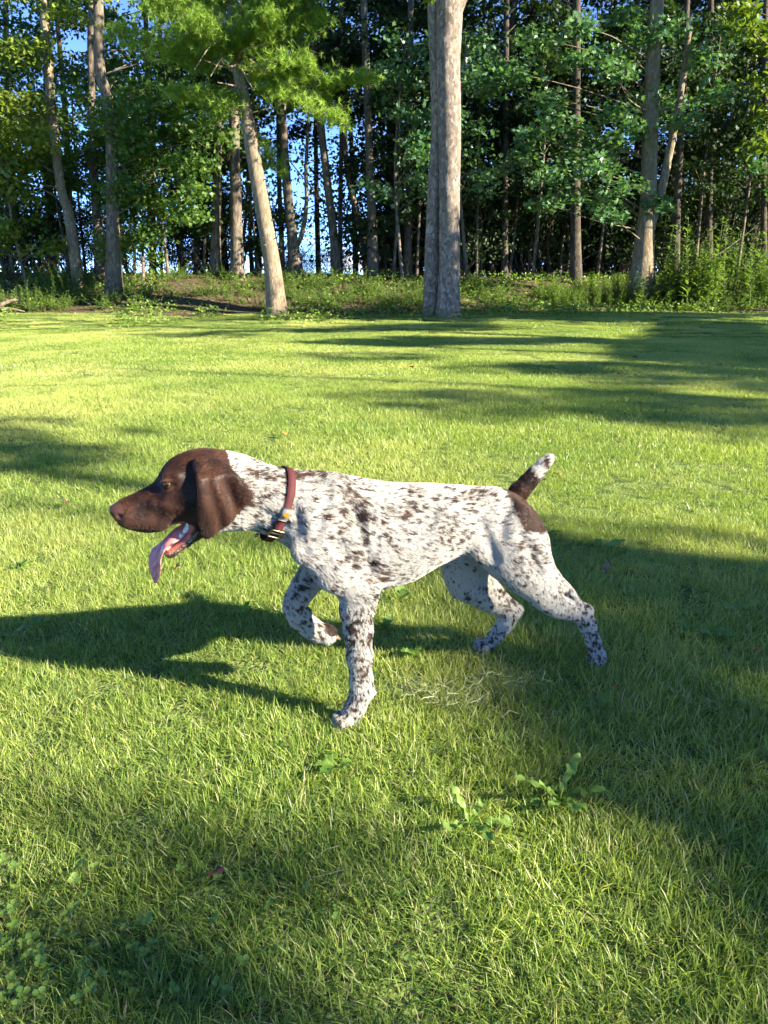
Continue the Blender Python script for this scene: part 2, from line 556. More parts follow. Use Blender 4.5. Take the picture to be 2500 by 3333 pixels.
# --- leaning pine, needles lit by the sun
def needle_tufts(C, rng=RNG, ln=.135, n=22, tint=None):
    m = len(C)
    d = rng.normal(0, 1, (m, n, 3)) + np.array([0, -.1, .35])
    d /= np.linalg.norm(d, axis=2, keepdims=True)
    s = np.cross(d, rng.normal(0, 1, (m, n, 3))); s /= np.linalg.norm(s, axis=2, keepdims=True)
    L = ln * rng.uniform(.7, 1.2, (m, n, 1))
    V = np.stack([np.broadcast_to(C[:, None], d.shape) - s * .0065, np.broadcast_to(C[:, None], d.shape) + s * .0065, C[:, None] + d * L], 2)
    t = np.repeat(rng.random(m) if tint is None else tint, n * 3)
    return V.reshape(-1, 3), np.arange(m * n * 3).reshape(-1, 3), t
def pine_bough(a, b, width, n, rng=RNG, lo=.25, hi=1.0):
    """a branch from a to b carrying tufts on side shoots"""
    a = np.asarray(a); b = np.asarray(b)
    m = (a + b) / 2 + np.array([0, 0, -.12])
    P = curve([a, m, b], 9)
    wood = [limb(P, np.linspace(.035, .008, 9), 6)]
    t = rng.uniform(lo, 1.03, n)
    i = np.clip((t * 8), 0, 7.999).astype(int); f = (t * 8 - i)[:, None]
    base = P[i] * (1 - f) + P[np.minimum(i + 1, 8)] * f
    prof = np.sin(np.clip((t - lo) / (1.05 - lo), 0, 1) * np.pi * .85 + .25)
    off = rng.normal(0, .5, (n, 3)) * width * prof[:, None]
    off[:, 2] = np.abs(off[:, 2]) * .45 - .15 * width + .10 * rng.normal(0, 1, n) * width
    C = base + off
    for k in range(0, n, 14):
        wood.append(limb(np.array([base[k], (base[k] + C[k]) / 2 + np.array([0, 0, -.03]), C[k]]), [.009, .006, .003], 4))
    tint = np.clip(.45 + .5 * vnoise(C * 1.4, 17) + rng.normal(0, .18, n), 0, .92)
    return wood, needle_tufts(C, rng, tint=tint), C
Y = 18.2
pp, pr = trunk_from([(600, 678), (586, 560), (567, 450), (543, 310), (524, 200), (508, 120), (497, 0)], Y, [34, 32, 30, 28, 24, 18, 14])
ep, eq = sky_extend(pp, pr, 5.0)
wood, tufts = [], []
BOUGHS = [((520, 190), (372, 196), .1, .50, 170), ((518, 175), (470, 250), -.3, .42, 120), ((512, 150), (250, 60), .4, .70, 330), ((508, 120), (330, -10), -.5, .75, 330),
          ((514, 150), (660, 130), -.4, .70, 330), ((506, 110), (690, 30), .3, .65, 300), ((500, 60), (620, -60), -.6, .75, 300), ((500, 30), (420, -90), .3, .75, 300),
          ((540, 130), (735, 262), -.5, .50, 210), ((560, 160), (805, 165), -.2, .45, 190), ((540, 250), (612, 378), .3, .26, 70), ((498, 20), (560, -140), .2, .8, 260),
          ((505, 90), (580, 30), -1.0, .65, 230), ((508, 120), (420, 40), -1.0, .65, 230), ((516, 170), (700, 210), .2, .5, 150), ((500, 40), (700, -40), -.3, .7, 220), ((500, 40), (280, -60), -.2, .7, 220)]
for (ax_, ay_), (bx_, by_), dy, wd, n in BOUGHS:
    w_, t_, C_ = pine_bough(at(ax_, ay_, Y), at(bx_, by_, Y + dy), wd, int(n * 1.35))
    wood += w_; tufts.append(t_)
dead_parts = []
for (ax_, ay_), (bx_, by_) in (((512, 140), (440, 130)), ((510, 125), (455, 165)), ((515, 130), (575, 95)), ((514, 135), (545, 190)), ((508, 115), (420, 150)), ((520, 190), (470, 178)), ((518, 150), (590, 150))):
    a_, b_ = at(ax_, ay_, Y - .1), at(bx_, by_, Y - .9)
    m_ = (a_ + b_) / 2 + RNG.normal(0, .12, 3)
    dead_parts.append(('dead_branch', merge([limb(curve([a_, m_, b_], 8), np.linspace(.030, .007, 8), 6), limb(np.array([m_, m_ + RNG.normal(0, .18, 3) + np.array([0, 0, .1])]), [.010, .003], 4)])))
for k in range(16):                                              # broken stubs
    i = RNG.integers(1, 5); f = RNG.random()
    a_ = np.array(ep[i]) * (1 - f) + np.array(ep[i + 1]) * f
    d_ = RNG.normal(0, 1, 3) * np.array([1, .6, .2]); d_[1] = -abs(d_[1]); d_ /= np.linalg.norm(d_)
    dead_parts.append(('stub', merge([limb(np.array([a_, a_ + d_ * (pr[3] + .03), a_ + d_ * (pr[3] + .10)]), [.020, .016, .010], 6)])))
pine = tree('leaning_pine', 'leaning pale pine trunk with sunlit yellow-green needle boughs', [(ep, eq, 28, .007, 110)], BARK_PINE, [(wood, BARK_PINE, 'branch'), (tufts, NEEDLE, 'needles')])
for nm_, (V_, F_, t_) in dead_parts:
    obj(nm_, make_mesh(nm_, V_ - np.array(pine.location), F_, BARK_PINE), pine)

# --- other trees at the edge, defined by their trunks
def leafy(centres, rad, n, size, tpl, mat, tilt=.8, bright=0.0):
    parts = []
    for c in centres:
        t = np.clip(RNG.random(n) * .8 + bright, 0, .92)  # bright lifts the tint: sunlight on the clump put into leaf colour
        parts.append(leaves(spray(c, rad * RNG.uniform(.75, 1.25), n), size, tpl, tilt, t))
    return parts
def rand_pts(x0, x1, y0, y1, Y0, Y1, n):
    return [at(RNG.uniform(x0, x1), RNG.uniform(y0, y1), RNG.uniform(Y0, Y1)) for _ in range(n)]

def edge_tree(name, label, pxs, Y, widths, bark, cents, mat, tpl, size, n, rad, rough=.006, ext=6.0, tilt=.8, bright=0.0, top=None, group=None, more=None):
    P, R = trunk_from(pxs, Y, widths)
    E, Q = sky_extend(P, R, ext)
    tr = [(E, Q, 18, rough, 60)]
    if more:
        for mp, mw in more:
            a, r = trunk_from(mp, Y, mw); a[0] = at(mp[0][0], mp[0][1], Y)
            tr.append((a, r, 14, rough, 30))
    if top is None:
        tip = np.array(E[-1])
        top = [tip + np.array([RNG.normal(0, 1.5), RNG.normal(0, 1.5), RNG.uniform(-3.5, .8)]) for _ in range(9)]
    fol = leafy(cents, rad, n, size, tpl, mat, tilt, bright) + leafy(top, 1.5, int(200), size * 1.5, LEAF_QUAD, mat)
    return tree(name, label, tr, bark, [(boughs(curve(E, 30), list(cents) + list(top)), bark, 'branch'), (fol, mat, 'crown')], group=group)

edge_tree('broadleaf_tree', 'upright grey-brown trunk with patchy bark, third tree left of the leaning pine', [(245, 640), (245, 520), (243, 440), (239, 250), (216, 150), (212, 0)], 21.0, [28, 25, 23, 22, 20, 18], BARK_DARK,
          rand_pts(150, 480, 60, 330, 20.2, 22.5, 20) + rand_pts(250, 440, 340, 520, 20.5, 22, 15), MAPLE, LEAF_MAPLE, .16, 230, .75)
edge_tree('broadleaf_tree', 'slender curving trunk leaning left at the far left of the wood', [(172, 592), (150, 470), (131, 400), (113, 250), (101, 100), (92, 0)], 22.0, [19, 18, 17, 17, 16, 14], BARK_MAPLE,
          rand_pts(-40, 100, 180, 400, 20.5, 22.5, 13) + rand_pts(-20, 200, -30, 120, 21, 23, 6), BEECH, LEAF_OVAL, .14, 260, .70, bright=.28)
edge_tree('broadleaf_tree', 'thin dark trunk just left of the upright patchy trunk', [(218, 582), (212, 500), (205, 415), (200, 300), (196, 100), (196, 0)], 23.5, [19, 17, 15, 14, 12, 10], BARK_DARK,
          rand_pts(20, 250, 250, 430, 23, 25, 10), MAPLE, LEAF_MAPLE, .16, 200, .8)
# maple on the right with big leaves, blue sky light put into their colour
edge_tree('maple_tree', 'maple with two pale stems and layered blue-green leaves behind the goldenrod', [(1385, 608), (1392, 520), (1400, 430), (1404, 300), (1410, 150), (1420, 0)], 20.8, [44, 34, 30, 30, 27, 24], BARK_MAPLE,
          [at(x, y, 20.4 + RNG.normal(0, .45)) for x, y in ((1080, 150), (1130, 160), (1050, 190), (1180, 215), (1240, 130), (1300, 120), (1370, 90), (1330, 150), (1200, 260), (1150, 290), (1260, 290), (1330, 240), (1400, 215),
                    (1450, 230), (1480, 260), (1370, 280), (1310, 310), (1240, 340), (1190, 380), (1130, 330), (1290, 360), (1350, 400), (1225, 420), (1180, 440), (1300, 440), (1420, 440), (1320, 465), (1250, 60), (1350, 30), (1150, 80), (1440, 60), (1520, 120), (1540, 200), (1580, 60))],
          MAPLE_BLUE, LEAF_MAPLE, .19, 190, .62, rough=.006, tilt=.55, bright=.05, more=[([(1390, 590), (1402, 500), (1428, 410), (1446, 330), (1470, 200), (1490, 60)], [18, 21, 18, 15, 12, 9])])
edge_tree('broadleaf_tree', 'tree at the right edge with bright sunlit leaves reaching in', [(1720, 600), (1725, 400), (1730, 200), (1740, 0)], 19.5, [26, 24, 22, 20], BARK_MAPLE,
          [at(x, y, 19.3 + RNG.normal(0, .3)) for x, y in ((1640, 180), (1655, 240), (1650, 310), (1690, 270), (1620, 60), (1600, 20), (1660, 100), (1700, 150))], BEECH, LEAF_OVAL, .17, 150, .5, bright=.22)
for lb, pxs, Yd, w in (
        ('straight slim dark trunk midway between the double trunk and the maple', [(1245, 612), (1243, 450), (1244, 300), (1245, 150), (1246, 0)], 23.0, [19, 17, 16, 15, 14]),
        ('slim trunk just right of the two-stemmed maple', [(1457, 597), (1462, 450), (1470, 300), (1478, 150), (1484, 0)], 23.0, [15, 14, 13, 12, 11]),
        ('thin dim trunk far right above the tall goldenrod', [(1532, 575), (1532, 400), (1534, 250), (1536, 0)], 25.0, [13, 12, 11, 10]),
        ('thin reddish trunk catching light at the right edge', [(1651, 575), (1650, 400), (1652, 250), (1654, 0)], 24.0, [11, 10, 9, 9]),
        ('dim slim trunk right of the double trunk', [(1090, 600), (1091, 450), (1093, 300), (1094, 0)], 24.5, [12, 11, 11, 10])):
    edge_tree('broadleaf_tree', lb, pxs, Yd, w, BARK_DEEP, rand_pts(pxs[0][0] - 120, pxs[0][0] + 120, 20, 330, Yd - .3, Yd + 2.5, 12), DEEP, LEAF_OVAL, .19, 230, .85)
for lb, pxs, Yd, w in (
        ('brown trunk in shade left of the leaning pine, the wider of two', [(512, 612), (511, 500), (508, 370), (505, 200), (503, 0)], 22.5, [24, 22, 21, 19, 17]),
        ('brown trunk in shade left of the leaning pine, the thinner of two', [(465, 606), (467, 500), (470, 370), (471, 200), (470, 0)], 23.0, [19, 17, 16, 14, 12]),
        ('forked dark trunk against blue sky right of the leaning pine', [(640, 598), (632, 520), (620, 400), (610, 250), (604, 0)], 24.0, [26, 20, 17, 15, 13]),
        ('dark trunk leaning left against the blue gap', [(727, 594), (722, 520), (708, 400), (693, 270), (676, 80), (668, 0)], 24.0, [17, 16, 15, 14, 12, 11]),
        ('thin bent dark trunk at the right of the blue gap', [(796, 575), (782, 500), (760, 420), (748, 350), (741, 200), (738, 0)], 25.0, [13, 12, 11, 10, 9, 8]),
        ('straight dark trunk between the blue gap and the double trunk', [(806, 594), (804, 480), (800, 380), (797, 290), (790, 120), (786, 0)], 23.5, [18, 17, 16, 15, 14, 12]),
        ('thin pole-like trunk in the middle of the blue gap', [(735, 592), (735, 480), (736, 380), (738, 280), (742, 0)], 26.0, [9, 8, 8, 8, 7]),
        ('thin dark trunk beside the leaning pine foot', [(610, 590), (607, 480), (603, 380), (598, 0)], 26.0, [10, 9, 9, 8]),
        ('dim trunk showing under the left canopy', [(112, 560), (108, 450), (104, 340), (100, 0)], 26.0, [16, 15, 14, 12]),
        ('thin dark trunk at the far left under the canopy', [(20, 545), (18, 450), (16, 340), (12, 0)], 27.0, [12, 11, 10, 9]),
        ('slender trunk between the patchy trunk and the brown pair', [(425, 600), (424, 500), (428, 380), (430, 0)], 26.0, [10, 9, 9, 8]),
        ('very thin sapling right of the brown pair', [(545, 600), (540, 500), (541, 380), (548, 0)], 27.0, [8, 7, 7, 6]),
        ('dark trunk close left of the double trunk', [(880, 600), (882, 480), (884, 330), (888, 0)], 25.0, [14, 13, 12, 11])):
    x = pxs[0][0]
    gap = 560 < x < 800
    y1 = 230 if gap else 360
    more = [([(634, 545), (652, 505), (662, 440), (661, 360), (668, 240), (676, 100)], [11, 10, 8, 7, 5, 3])] if lb.startswith('forked') else None
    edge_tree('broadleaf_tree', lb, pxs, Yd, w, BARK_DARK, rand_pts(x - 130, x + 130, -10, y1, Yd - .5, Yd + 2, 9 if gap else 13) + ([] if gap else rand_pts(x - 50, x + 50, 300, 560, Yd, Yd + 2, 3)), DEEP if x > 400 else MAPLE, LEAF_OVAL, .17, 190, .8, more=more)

# --- young leafy trees filling the left of the wood between the trunks
def young_tree(px, Yd, h, label, mat, n=16, tpl=LEAF_MAPLE, size=.15, group='young leafy trees between the trunks', bright=0.0, lo=.25):
    b = on_ground(px, Yd); b[2] -= .1
    top = b + np.array([RNG.normal(0, .3), RNG.normal(0, .3), h])
    pts = [b, b + (top - b) * .5 + RNG.normal(0, .12, 3), top]
    P = curve(pts, 20)
    C = []
    for k in range(n):
        f = RNG.uniform(lo, 1.0); a = RNG.uniform(0, 6.283); L = RNG.uniform(.3, 1.25) * (1.15 - .6 * f)
        C.append(b + (top - b) * f + np.array([math.cos(a) * L, math.sin(a) * L, 0]))
    tree('young_tree', label, [(pts, [.05, .035, .012], 8, 0, 12)], BARK_DARK, [(boughs(P, C, r0=.02, mid=.06), BARK_DARK, 'branch'), (leafy(C, .55, 75, size, tpl, mat, .75, bright), mat, 'crown')], group=group)
YL = 'young leafy tree among the shaded left trunks'
for (px, Yd, h), w_ in ordered(((30, 23.5, 5.5), (75, 25, 6), (150, 24, 5.2), (185, 26, 6.5), (290, 22.5, 4.6), (330, 24, 6), (365, 22.2, 4.2), (395, 25, 6.2), (440, 24.4, 5.5), (560, 24.8, 6), (-20, 22, 6))):
    young_tree(px, Yd, h, YL + ', ' + w_, MAPLE, 20)
for (px, Yd, h), w_ in ordered(((10, 24.5, 6.5), (60, 21.8, 3.6), (120, 25.5, 7), (230, 24.2, 6.5), (275, 26, 7), (310, 21.6, 3.4), (350, 25.8, 7), (470, 26, 7), (520, 25.5, 7))):
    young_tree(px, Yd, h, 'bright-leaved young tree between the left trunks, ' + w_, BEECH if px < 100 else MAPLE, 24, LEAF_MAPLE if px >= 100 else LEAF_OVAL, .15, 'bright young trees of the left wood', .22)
for (px, Yd, h), w_ in ordered(((870, 21.5, 6.0), (1010, 22.5, 6.5), (1040, 26, 7), (1150, 23.5, 6.5), (1290, 24, 7), (1500, 23.5, 7), (1590, 24, 7), (1640, 22.5, 6.5))):
    young_tree(px, Yd, h, 'leafy blue-green young tree in the right wood, ' + w_, MAPLE_BLUE if Yd < 22.8 else DEEP, 24, LEAF_MAPLE, .17, 'blue-green young trees of the right wood', .0, lo=.38)  # trees farther back take the shade-darkened leaf
for (px, Yd, h), w_ in ordered(((850, 23.5, 5.5), (900, 24.5, 6.5), (1030, 24, 6), (1100, 25.5, 6.2))):
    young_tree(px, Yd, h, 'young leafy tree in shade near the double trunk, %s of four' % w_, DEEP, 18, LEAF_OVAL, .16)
for (px, Yd, h), w_ in ordered(((1090, 29, 6), (1140, 30, 6.5), (1190, 31, 6))):
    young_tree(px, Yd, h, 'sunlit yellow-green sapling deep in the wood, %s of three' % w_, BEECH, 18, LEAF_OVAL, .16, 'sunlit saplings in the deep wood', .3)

# --- dense dark conifers and brush filling the wood behind, on the right; an open screen on the left
def far_tree(x, Yd, label, dense, h=15.0, dead=True):
    b = on_ground(x, Yd); b[2] -= .2
    top = b + np.array([RNG.normal(0, .5), RNG.normal(0, .5), h])
    pts = [b, b + (top - b) * .4 + RNG.normal(0, .15, 3), top]
    wood, parts = [], []
    nb = int(34 * dense)
    for k in range(nb):
        f = RNG.uniform(.10, 1) if dense > .8 else RNG.uniform(.28, 1)
        a = b + (top - b) * f
        L = (1 - f) * 2.2 + .8
        ang = RNG.uniform(0, 6.283)
        c = a + np.array([math.cos(ang) * L, math.sin(ang) * L, -.25 * L])
        wood.append(limb(np.array([a, (a + c) / 2, c]), [.03, .018, .006], 4))
        parts.append(leaves(spray((a + c) / 2 + (c - a) * .15, L * .62, 105, .35), .175, LEAF_QUAD, .9))
    if dead:
        for k in range(12):
            a = b + (top - b) * RNG.uniform(.04, .3)
            ang = RNG.uniform(0, 6.283); L = RNG.uniform(.4, 1.3)
            c = a + np.array([math.cos(ang) * L, math.sin(ang) * L, RNG.uniform(-.35, .25)])
            wood.append(limb(np.array([a, (a + c) / 2 + RNG.normal(0, .06, 3), c]), [.014, .010, .004], 4))
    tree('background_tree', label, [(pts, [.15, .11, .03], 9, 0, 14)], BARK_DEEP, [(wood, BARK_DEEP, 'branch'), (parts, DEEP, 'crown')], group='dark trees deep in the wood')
FARL = 'dim background tree deep in the shaded wood'
for x, Yd in ((850, 27), (905, 29), (960, 27.5), (1015, 30), (1060, 27), (1125, 28.5), (1180, 27), (1215, 31), (1290, 27), (1330, 30), (1375, 27.5), (1430, 29), (1500, 27.5), (1560, 30), (1600, 27), (1660, 29),
              (1000, 34), (1080, 35), (1160, 35), (1260, 35), (1350, 35), (1450, 35), (1540, 35), (1640, 35), (900, 36), (1730, 31)):
    far_tree(x, Yd + RNG.normal(0, .4), FARL, 1.15)
for x, Yd in ((880, 41), (950, 43), (1030, 41), (1110, 43), (1190, 41), (1270, 43), (1350, 41), (1430, 43), (1510, 41), (1590, 43), (1670, 41), (1740, 40)):
    far_tree(x, Yd, FARL, 1.0, 17.0, False)
for x, Yd in ((-80, 24), (-160, 27), (-240, 23), (-330, 26), (-430, 24), (-540, 27), (-660, 25), (-800, 26), (-120, 32), (-300, 33), (-500, 33), (1800, 27), (1900, 25), (2020, 28)):
    far_tree(x, Yd, FARL, 1.0)
for x, Yd in ((60, 33), (150, 31), (260, 34), (330, 30), (400, 33), (490, 32), (560, 36), (690, 37), (770, 35), (835, 31)):
    far_tree(x, Yd, FARL, .55)

# --- understory: dark bushes between the trunks
def thicket_meshes(k):
    out = []
    for i in range(k):
        rng = np.random.default_rng(900 + i)
        wood, parts = [], []
        for j in range(16):
            a = np.array([rng.normal(0, .15), rng.normal(0, .15), 0])
            f = rng.uniform(.25, 1)
            c = np.array([rng.normal(0, .42), rng.normal(0, .42), f])
            wood.append(limb(curve([a, (a + c) / 2 + rng.normal(0, .05, 3), c], 5), [.012, .010, .008, .006, .003], 4))
            parts.append(leaves(spray(c, .30, 140, .7, rng), .038, LEAF_QUAD, 1.0, rng=rng))
        V, Fs, t = merge(wood); mw = make_mesh('stem', V, Fs, BARK_DARK)
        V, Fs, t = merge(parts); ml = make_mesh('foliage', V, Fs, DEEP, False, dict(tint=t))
        out.append((mw, ml))
    return out
THICK = thicket_meshes(4)
def thicket(px, Yd, h, label, group):
    g = on_ground(px, Yd)
    r = obj('understory_bush', None, loc=g, rot=(0, 0, RNG.uniform(0, 6.28)), scl=(h * RNG.uniform(.7, 1.0), h * RNG.uniform(.7, 1.0), h))
    tag(r, label, 'bush', group)
    mw, ml = THICK[RNG.integers(4)]
    obj('stem', mw, r)['kind'] = 'stuff'; obj('foliage', ml, r)['kind'] = 'stuff'
for k in range(46):
    thicket(840 + 880 * (k + RNG.uniform(-.5, .5)) / 46, RNG.uniform(25.5, 33), RNG.uniform(2.2, 4.6), 'dark bush filling the shaded wood on the right', 'dark bushes deep in the right wood')
for k in range(40):
    px = RNG.uniform(-60, 840)
    gap = 590 < px < 800
    thicket(px, RNG.uniform(24.5, 31), RNG.uniform(.7, 1.2) if gap else RNG.uniform(1.3, 3.0), 'dark bush along the crest of the left bank', 'dark bushes on the left crest')

# --- trees beyond the right of the view and behind the viewer: their shade lies on the lawn
def lit_zone(x, y):
    """where sun reaches the lawn"""
    q = .39 * x + .92 * y
    lit = np.zeros(np.shape(x))
    lit = np.maximum(lit, smooth(.92, 1.02, q) * smooth(1.78, 1.64, q + .25 * vnoise(np.stack([x * 4, q * 5, x * 0], -1), 29) * .3) * smooth(.14, -.10, x - (.48 - .75 * (q - 1.2)) + .12 * vnoise(np.stack([x * 3, q * 7, x * 0], -1), 30)))                           # the band the dog stands in
    lit = np.maximum(lit, smooth(1.0, 1.1, q) * smooth(3.2, 3.0, q + 0 * x) * smooth(.35, .05, x)) # lawn in front of the dog
    lit = np.maximum(lit, smooth(3.0, 3.25, q) * smooth(-1.9, -1.4, x) * smooth(6.0, 5.6, q))
    lit = np.maximum(lit, smooth(3.9, 4.2, q) * smooth(5.8, 5.3, q))
    n = vnoise(np.stack([x * .5, q * .9, x * 0], -1), 23) + .5 * vnoise(np.stack([x * 1.4, q * 2.6, x * 0], -1), 24)
    W = np.stack([x, np.maximum(y, .3), np.zeros_like(x)], -1)
    u, v = pixel(W)
    u = u * 1659 / 2500; v = v * 1659 / 2500
    sh = np.zeros_like(x)
    for cx, cy_, rx, ry in ((100, 955, 280, 62), (900, 872, 230, 26), (1020, 900, 130, 22), (1430, 858, 300, 52), (1300, 800, 360, 17), (1560, 770, 240, 60), (240, 729, 330, 10), (620, 772, 340, 9), (1000, 742, 330, 8),
                            (1120, 700, 560, 13), (1480, 690, 300, 12), (1480, 745, 240, 9), (1620, 840, 120, 90), (420, 703, 300, 5), (760, 720, 260, 5)):
        sh = np.maximum(sh, smooth(1.25, .8, np.hypot((u - cx) / rx, (v - cy_) / ry) + .30 * n))
    out = smooth(1659, 1760, u) * .55 * smooth(-.2, .2, n)
    far = smooth(3.2, 4.0, q) * smooth(1120, 1070, v) * (1 - np.maximum(sh, out))
    lit = np.maximum(np.minimum(lit, 1 - sh), far)
    dap2 = vnoise(np.stack([x * 3.2, q * 8.0, x * 0], -1), 27) + .6 * vnoise(np.stack([x * 8, q * 16, x * 0], -1), 28)
    dap = vnoise(np.stack([x * 1.6, q * 4.2, x * 0], -1), 25) + .5 * vnoise(np.stack([x * 4.5, q * 9, x * 0], -1), 26)
    lit = np.maximum(lit, np.maximum(smooth(.10, .36, dap) * smooth(6, 4, q), smooth(.10, .45, dap2) * smooth(1.1, .95, q)) * .9)                              # dapples
    up = smooth(18.4, 19.4, y) * smooth(-.50, -.25, n + .12)          # the bank and the trees above it
    return np.maximum(lit, up)

def shade_tree(bx, by, h, rad, label, zmin=2.2, n=900, dens=1.0):
    b = np.array([bx, by, float(ground_z(bx, by)) - .2])
    top = b + np.array([0, 0, h])
    pts = [b, b + (top - b) * .5 + RNG.normal(0, .1, 3), top]
    C = []
    while len(C) < n:
        d = RNG.normal(0, 1, 3); d /= np.linalg.norm(d)
        p = b + np.array([0, 0, (h + zmin) / 2]) + d * RNG.random() ** .45 * np.array([rad, rad, (h - zmin) / 2])
        C.append(p)
    C = np.array(C)
    g = C - SUN[None] * (C[:, 2:] / SUN[2])
    keep = RNG.random(n) > lit_zone(g[:, 0], g[:, 1]) * 1.02
    C = C[keep]
    LP = (C[:, None, :] + RNG.normal(0, .13, (len(C), 16, 3))).reshape(-1, 3)
    g = LP - SUN[None] * (LP[:, 2:] / SUN[2])
    LP = LP[lit_zone(g[:, 0], g[:, 1]) < .55]
    wood = boughs(curve(pts, 20), C[::30], r0=.05, mid=.1)
    tree('shade_tree', label, [(pts, [.20, .15, .03], 10, 0, 16)], BARK_DARK, [(wood, BARK_DARK, 'branch'), (leaves(LP, .17, LEAF_QUAD, .9), MAPLE, 'crown')] if False else [(wood, BARK_DARK, 'branch'), ([leaves(LP, .17, LEAF_QUAD, .9)], MAPLE, 'crown')], group='trees right of the view that shade the lawn')
SH = 'leafy tree standing right of the view, shading the lawn'
for bx, by, h, rad in ((17.5, -8.6, 13, 3.2), (21, -6.3, 13, 3.2), (15.0, -3.2, 11, 3.0), (20.5, -1.0, 13, 3.4), (25, 2.5, 14, 3.5), (19.0, 4.0, 12, 3.2), (15, 8.5, 11, 3.2), (21, 9.0, 13, 3.4), (14, 14, 12, 3.2), (27, 6, 15, 3.6), (18.5, 13.5, 14, 3.2), (13, -7.6, 10, 2.4)):
    shade_tree(bx, by, h, rad, SH, n=1100)
# ------------------------------------------------------------------ the dog
DA = math.radians(23.6)
DO = np.array([-0.10, 1.60, 0.0])
DU = np.array([-math.cos(DA), -math.sin(DA), 0])       # forward
DV = np.array([math.sin(DA), -math.cos(DA), 0])        # the dog's left, towards the viewer

def dp(x, y, v):
    """dog-space point (s, v, z) on the plane v of the dog seen at x, y (2500 px frame)"""
    d = ray(x, y)
    t = np.dot(DO + DV * v - _C, DV) / np.dot(d, DV)
    w = _C + d * t
    return np.array([np.dot(w - DO, DU), v, w[2]])

def dscale(x, y, v):
    d = ray(x, y)
    t = np.dot(DO + DV * v - _C, DV) / np.dot(d, DV)
    return t / FPX

def dog_px(P):
    lat = np.where(P[:, :1] > .2, np.abs(P[:, 1:2]), P[:, 1:2])
    W = DO + P[:, :1] * DU + lat * DV + P[:, 2:3] * np.array([0, 0, 1.0])
    return pixel(W)

H_ = 0.0034
LO = np.array([-0.86, -0.19, -0.03])
HI = np.array([0.53, 0.19, 0.70])
NG = np.ceil((HI - LO) / H_).astype(int)
FIELD = np.full(NG, 0.5, np.float32)
AX = [(LO[i] + H_ * np.arange(NG[i])).astype(np.float32) for i in range(3)]

def sub(lo, hi):
    a = np.clip(((np.asarray(lo) - LO) / H_).astype(int) - 1, 0, NG - 2)
    b = np.clip(((np.asarray(hi) - LO) / H_).astype(int) + 2, 2, NG)
    sl = tuple(slice(a[i], b[i]) for i in range(3))
    return sl, AX[0][sl[0]][:, None, None], AX[1][sl[1]][None, :, None], AX[2][sl[2]][None, None, :]

def blend(sl, d, k):
    a = FIELD[sl]
    if k <= 0:
        FIELD[sl] = np.minimum(a, d); return
    h = np.maximum(k - np.abs(a - d), 0) / k
    FIELD[sl] = np.minimum(a, d) - h * h * k * 0.25

def carve(sl, d, k):
    a = FIELD[sl]
    d = -d
    h = np.maximum(k - np.abs(a - d), 0) / k
    FIELD[sl] = np.maximum(a, d) + h * h * k * 0.25

def cone(a, b, ra, rb, k=0.02, lat=1.0, fn=blend):
    a = np.asarray(a, float); b = np.asarray(b, float)
    m = max(ra, rb) * max(1, lat) + k + 0.012
    sl, s, v, z = sub(np.minimum(a, b) - m, np.maximum(a, b) + m)
    ab = b - a
    L = max(np.dot(ab, ab), 1e-9)
    t = np.clip(((s - a[0]) * ab[0] + (v - a[1]) * ab[1] + (z - a[2]) * ab[2]) / L, 0, 1)
    d = np.sqrt((s - a[0] - ab[0] * t) ** 2 + ((v - a[1] - ab[1] * t) / lat) ** 2 + (z - a[2] - ab[2] * t) ** 2)
    d = (d - (ra + (rb - ra) * t)) * min(1, lat)
    fn(sl, d.astype(np.float32), k)

def chain(pts, v=None, k=0.02, lat=1.0):
    """pts: (x, y, half-width in px, lateral v)"""
    q = []
    for p in pts:
        vv = p[3] if len(p) > 3 else v
        q.append((dp(p[0], p[1], vv), p[2] * dscale(p[0], p[1], vv)))
    for (a, ra), (b, rb) in zip(q[:-1], q[1:]):
        cone(a, b, ra, rb, k, lat)

def loft(st, pexp=2.2, keel=0.0, crest=0.0, k=0.02, sm=0.012):
    """st: (x, top y, bottom y, half width m) along the midline"""
    T = np.array([dp(x, t, 0) for x, t, b, w in st]); B = np.array([dp(x, b, 0) for x, t, b, w in st])
    W = np.array([w for *_, w in st])
    ss = AX[0].astype(float)
    def ip(sx, val):
        o = np.argsort(sx)
        r = np.interp(ss, sx[o], val[o])
        n = int(sm / H_)
        if n > 1:
            ker = np.hanning(2 * n + 3)[1:-1]; ker /= ker.sum()
            r = np.convolve(np.pad(r, (n, n), 'edge'), ker, 'valid')
        return r
    zt = ip(T[:, 0], T[:, 2]); zb = ip(B[:, 0], B[:, 2]); w = ip((T[:, 0] + B[:, 0]) / 2, W)
    s0 = max(T[:, 0].min(), B[:, 0].min()); s1 = min(T[:, 0].max(), B[:, 0].max())
    sl, s, v, z = sub([s0, -W.max() - 0.03, B[:, 2].min() - 0.03], [s1, W.max() + 0.03, T[:, 2].max() + 0.03])
    i = sl[0]
    c = ((zt + zb) / 2)[i][:, None, None]; rz = ((zt - zb) / 2)[i][:, None, None]; ww = w[i][:, None, None]
    eta = np.clip((z - c) / rz, -1.2, 1.2)
    wm = ww * (1 - keel * np.clip(-eta, 0, 1.2) ** 2 - crest * np.clip(eta, 0, 1.2) ** 2)
    d = ((np.abs(v / wm) ** pexp + np.abs((z - c) / rz) ** pexp) ** (1 / pexp) - 1) * np.minimum(ww, rz)
    d = np.maximum(d, np.maximum(s0 - s, s - s1))
    blend(sl, d.astype(np.float32), k)

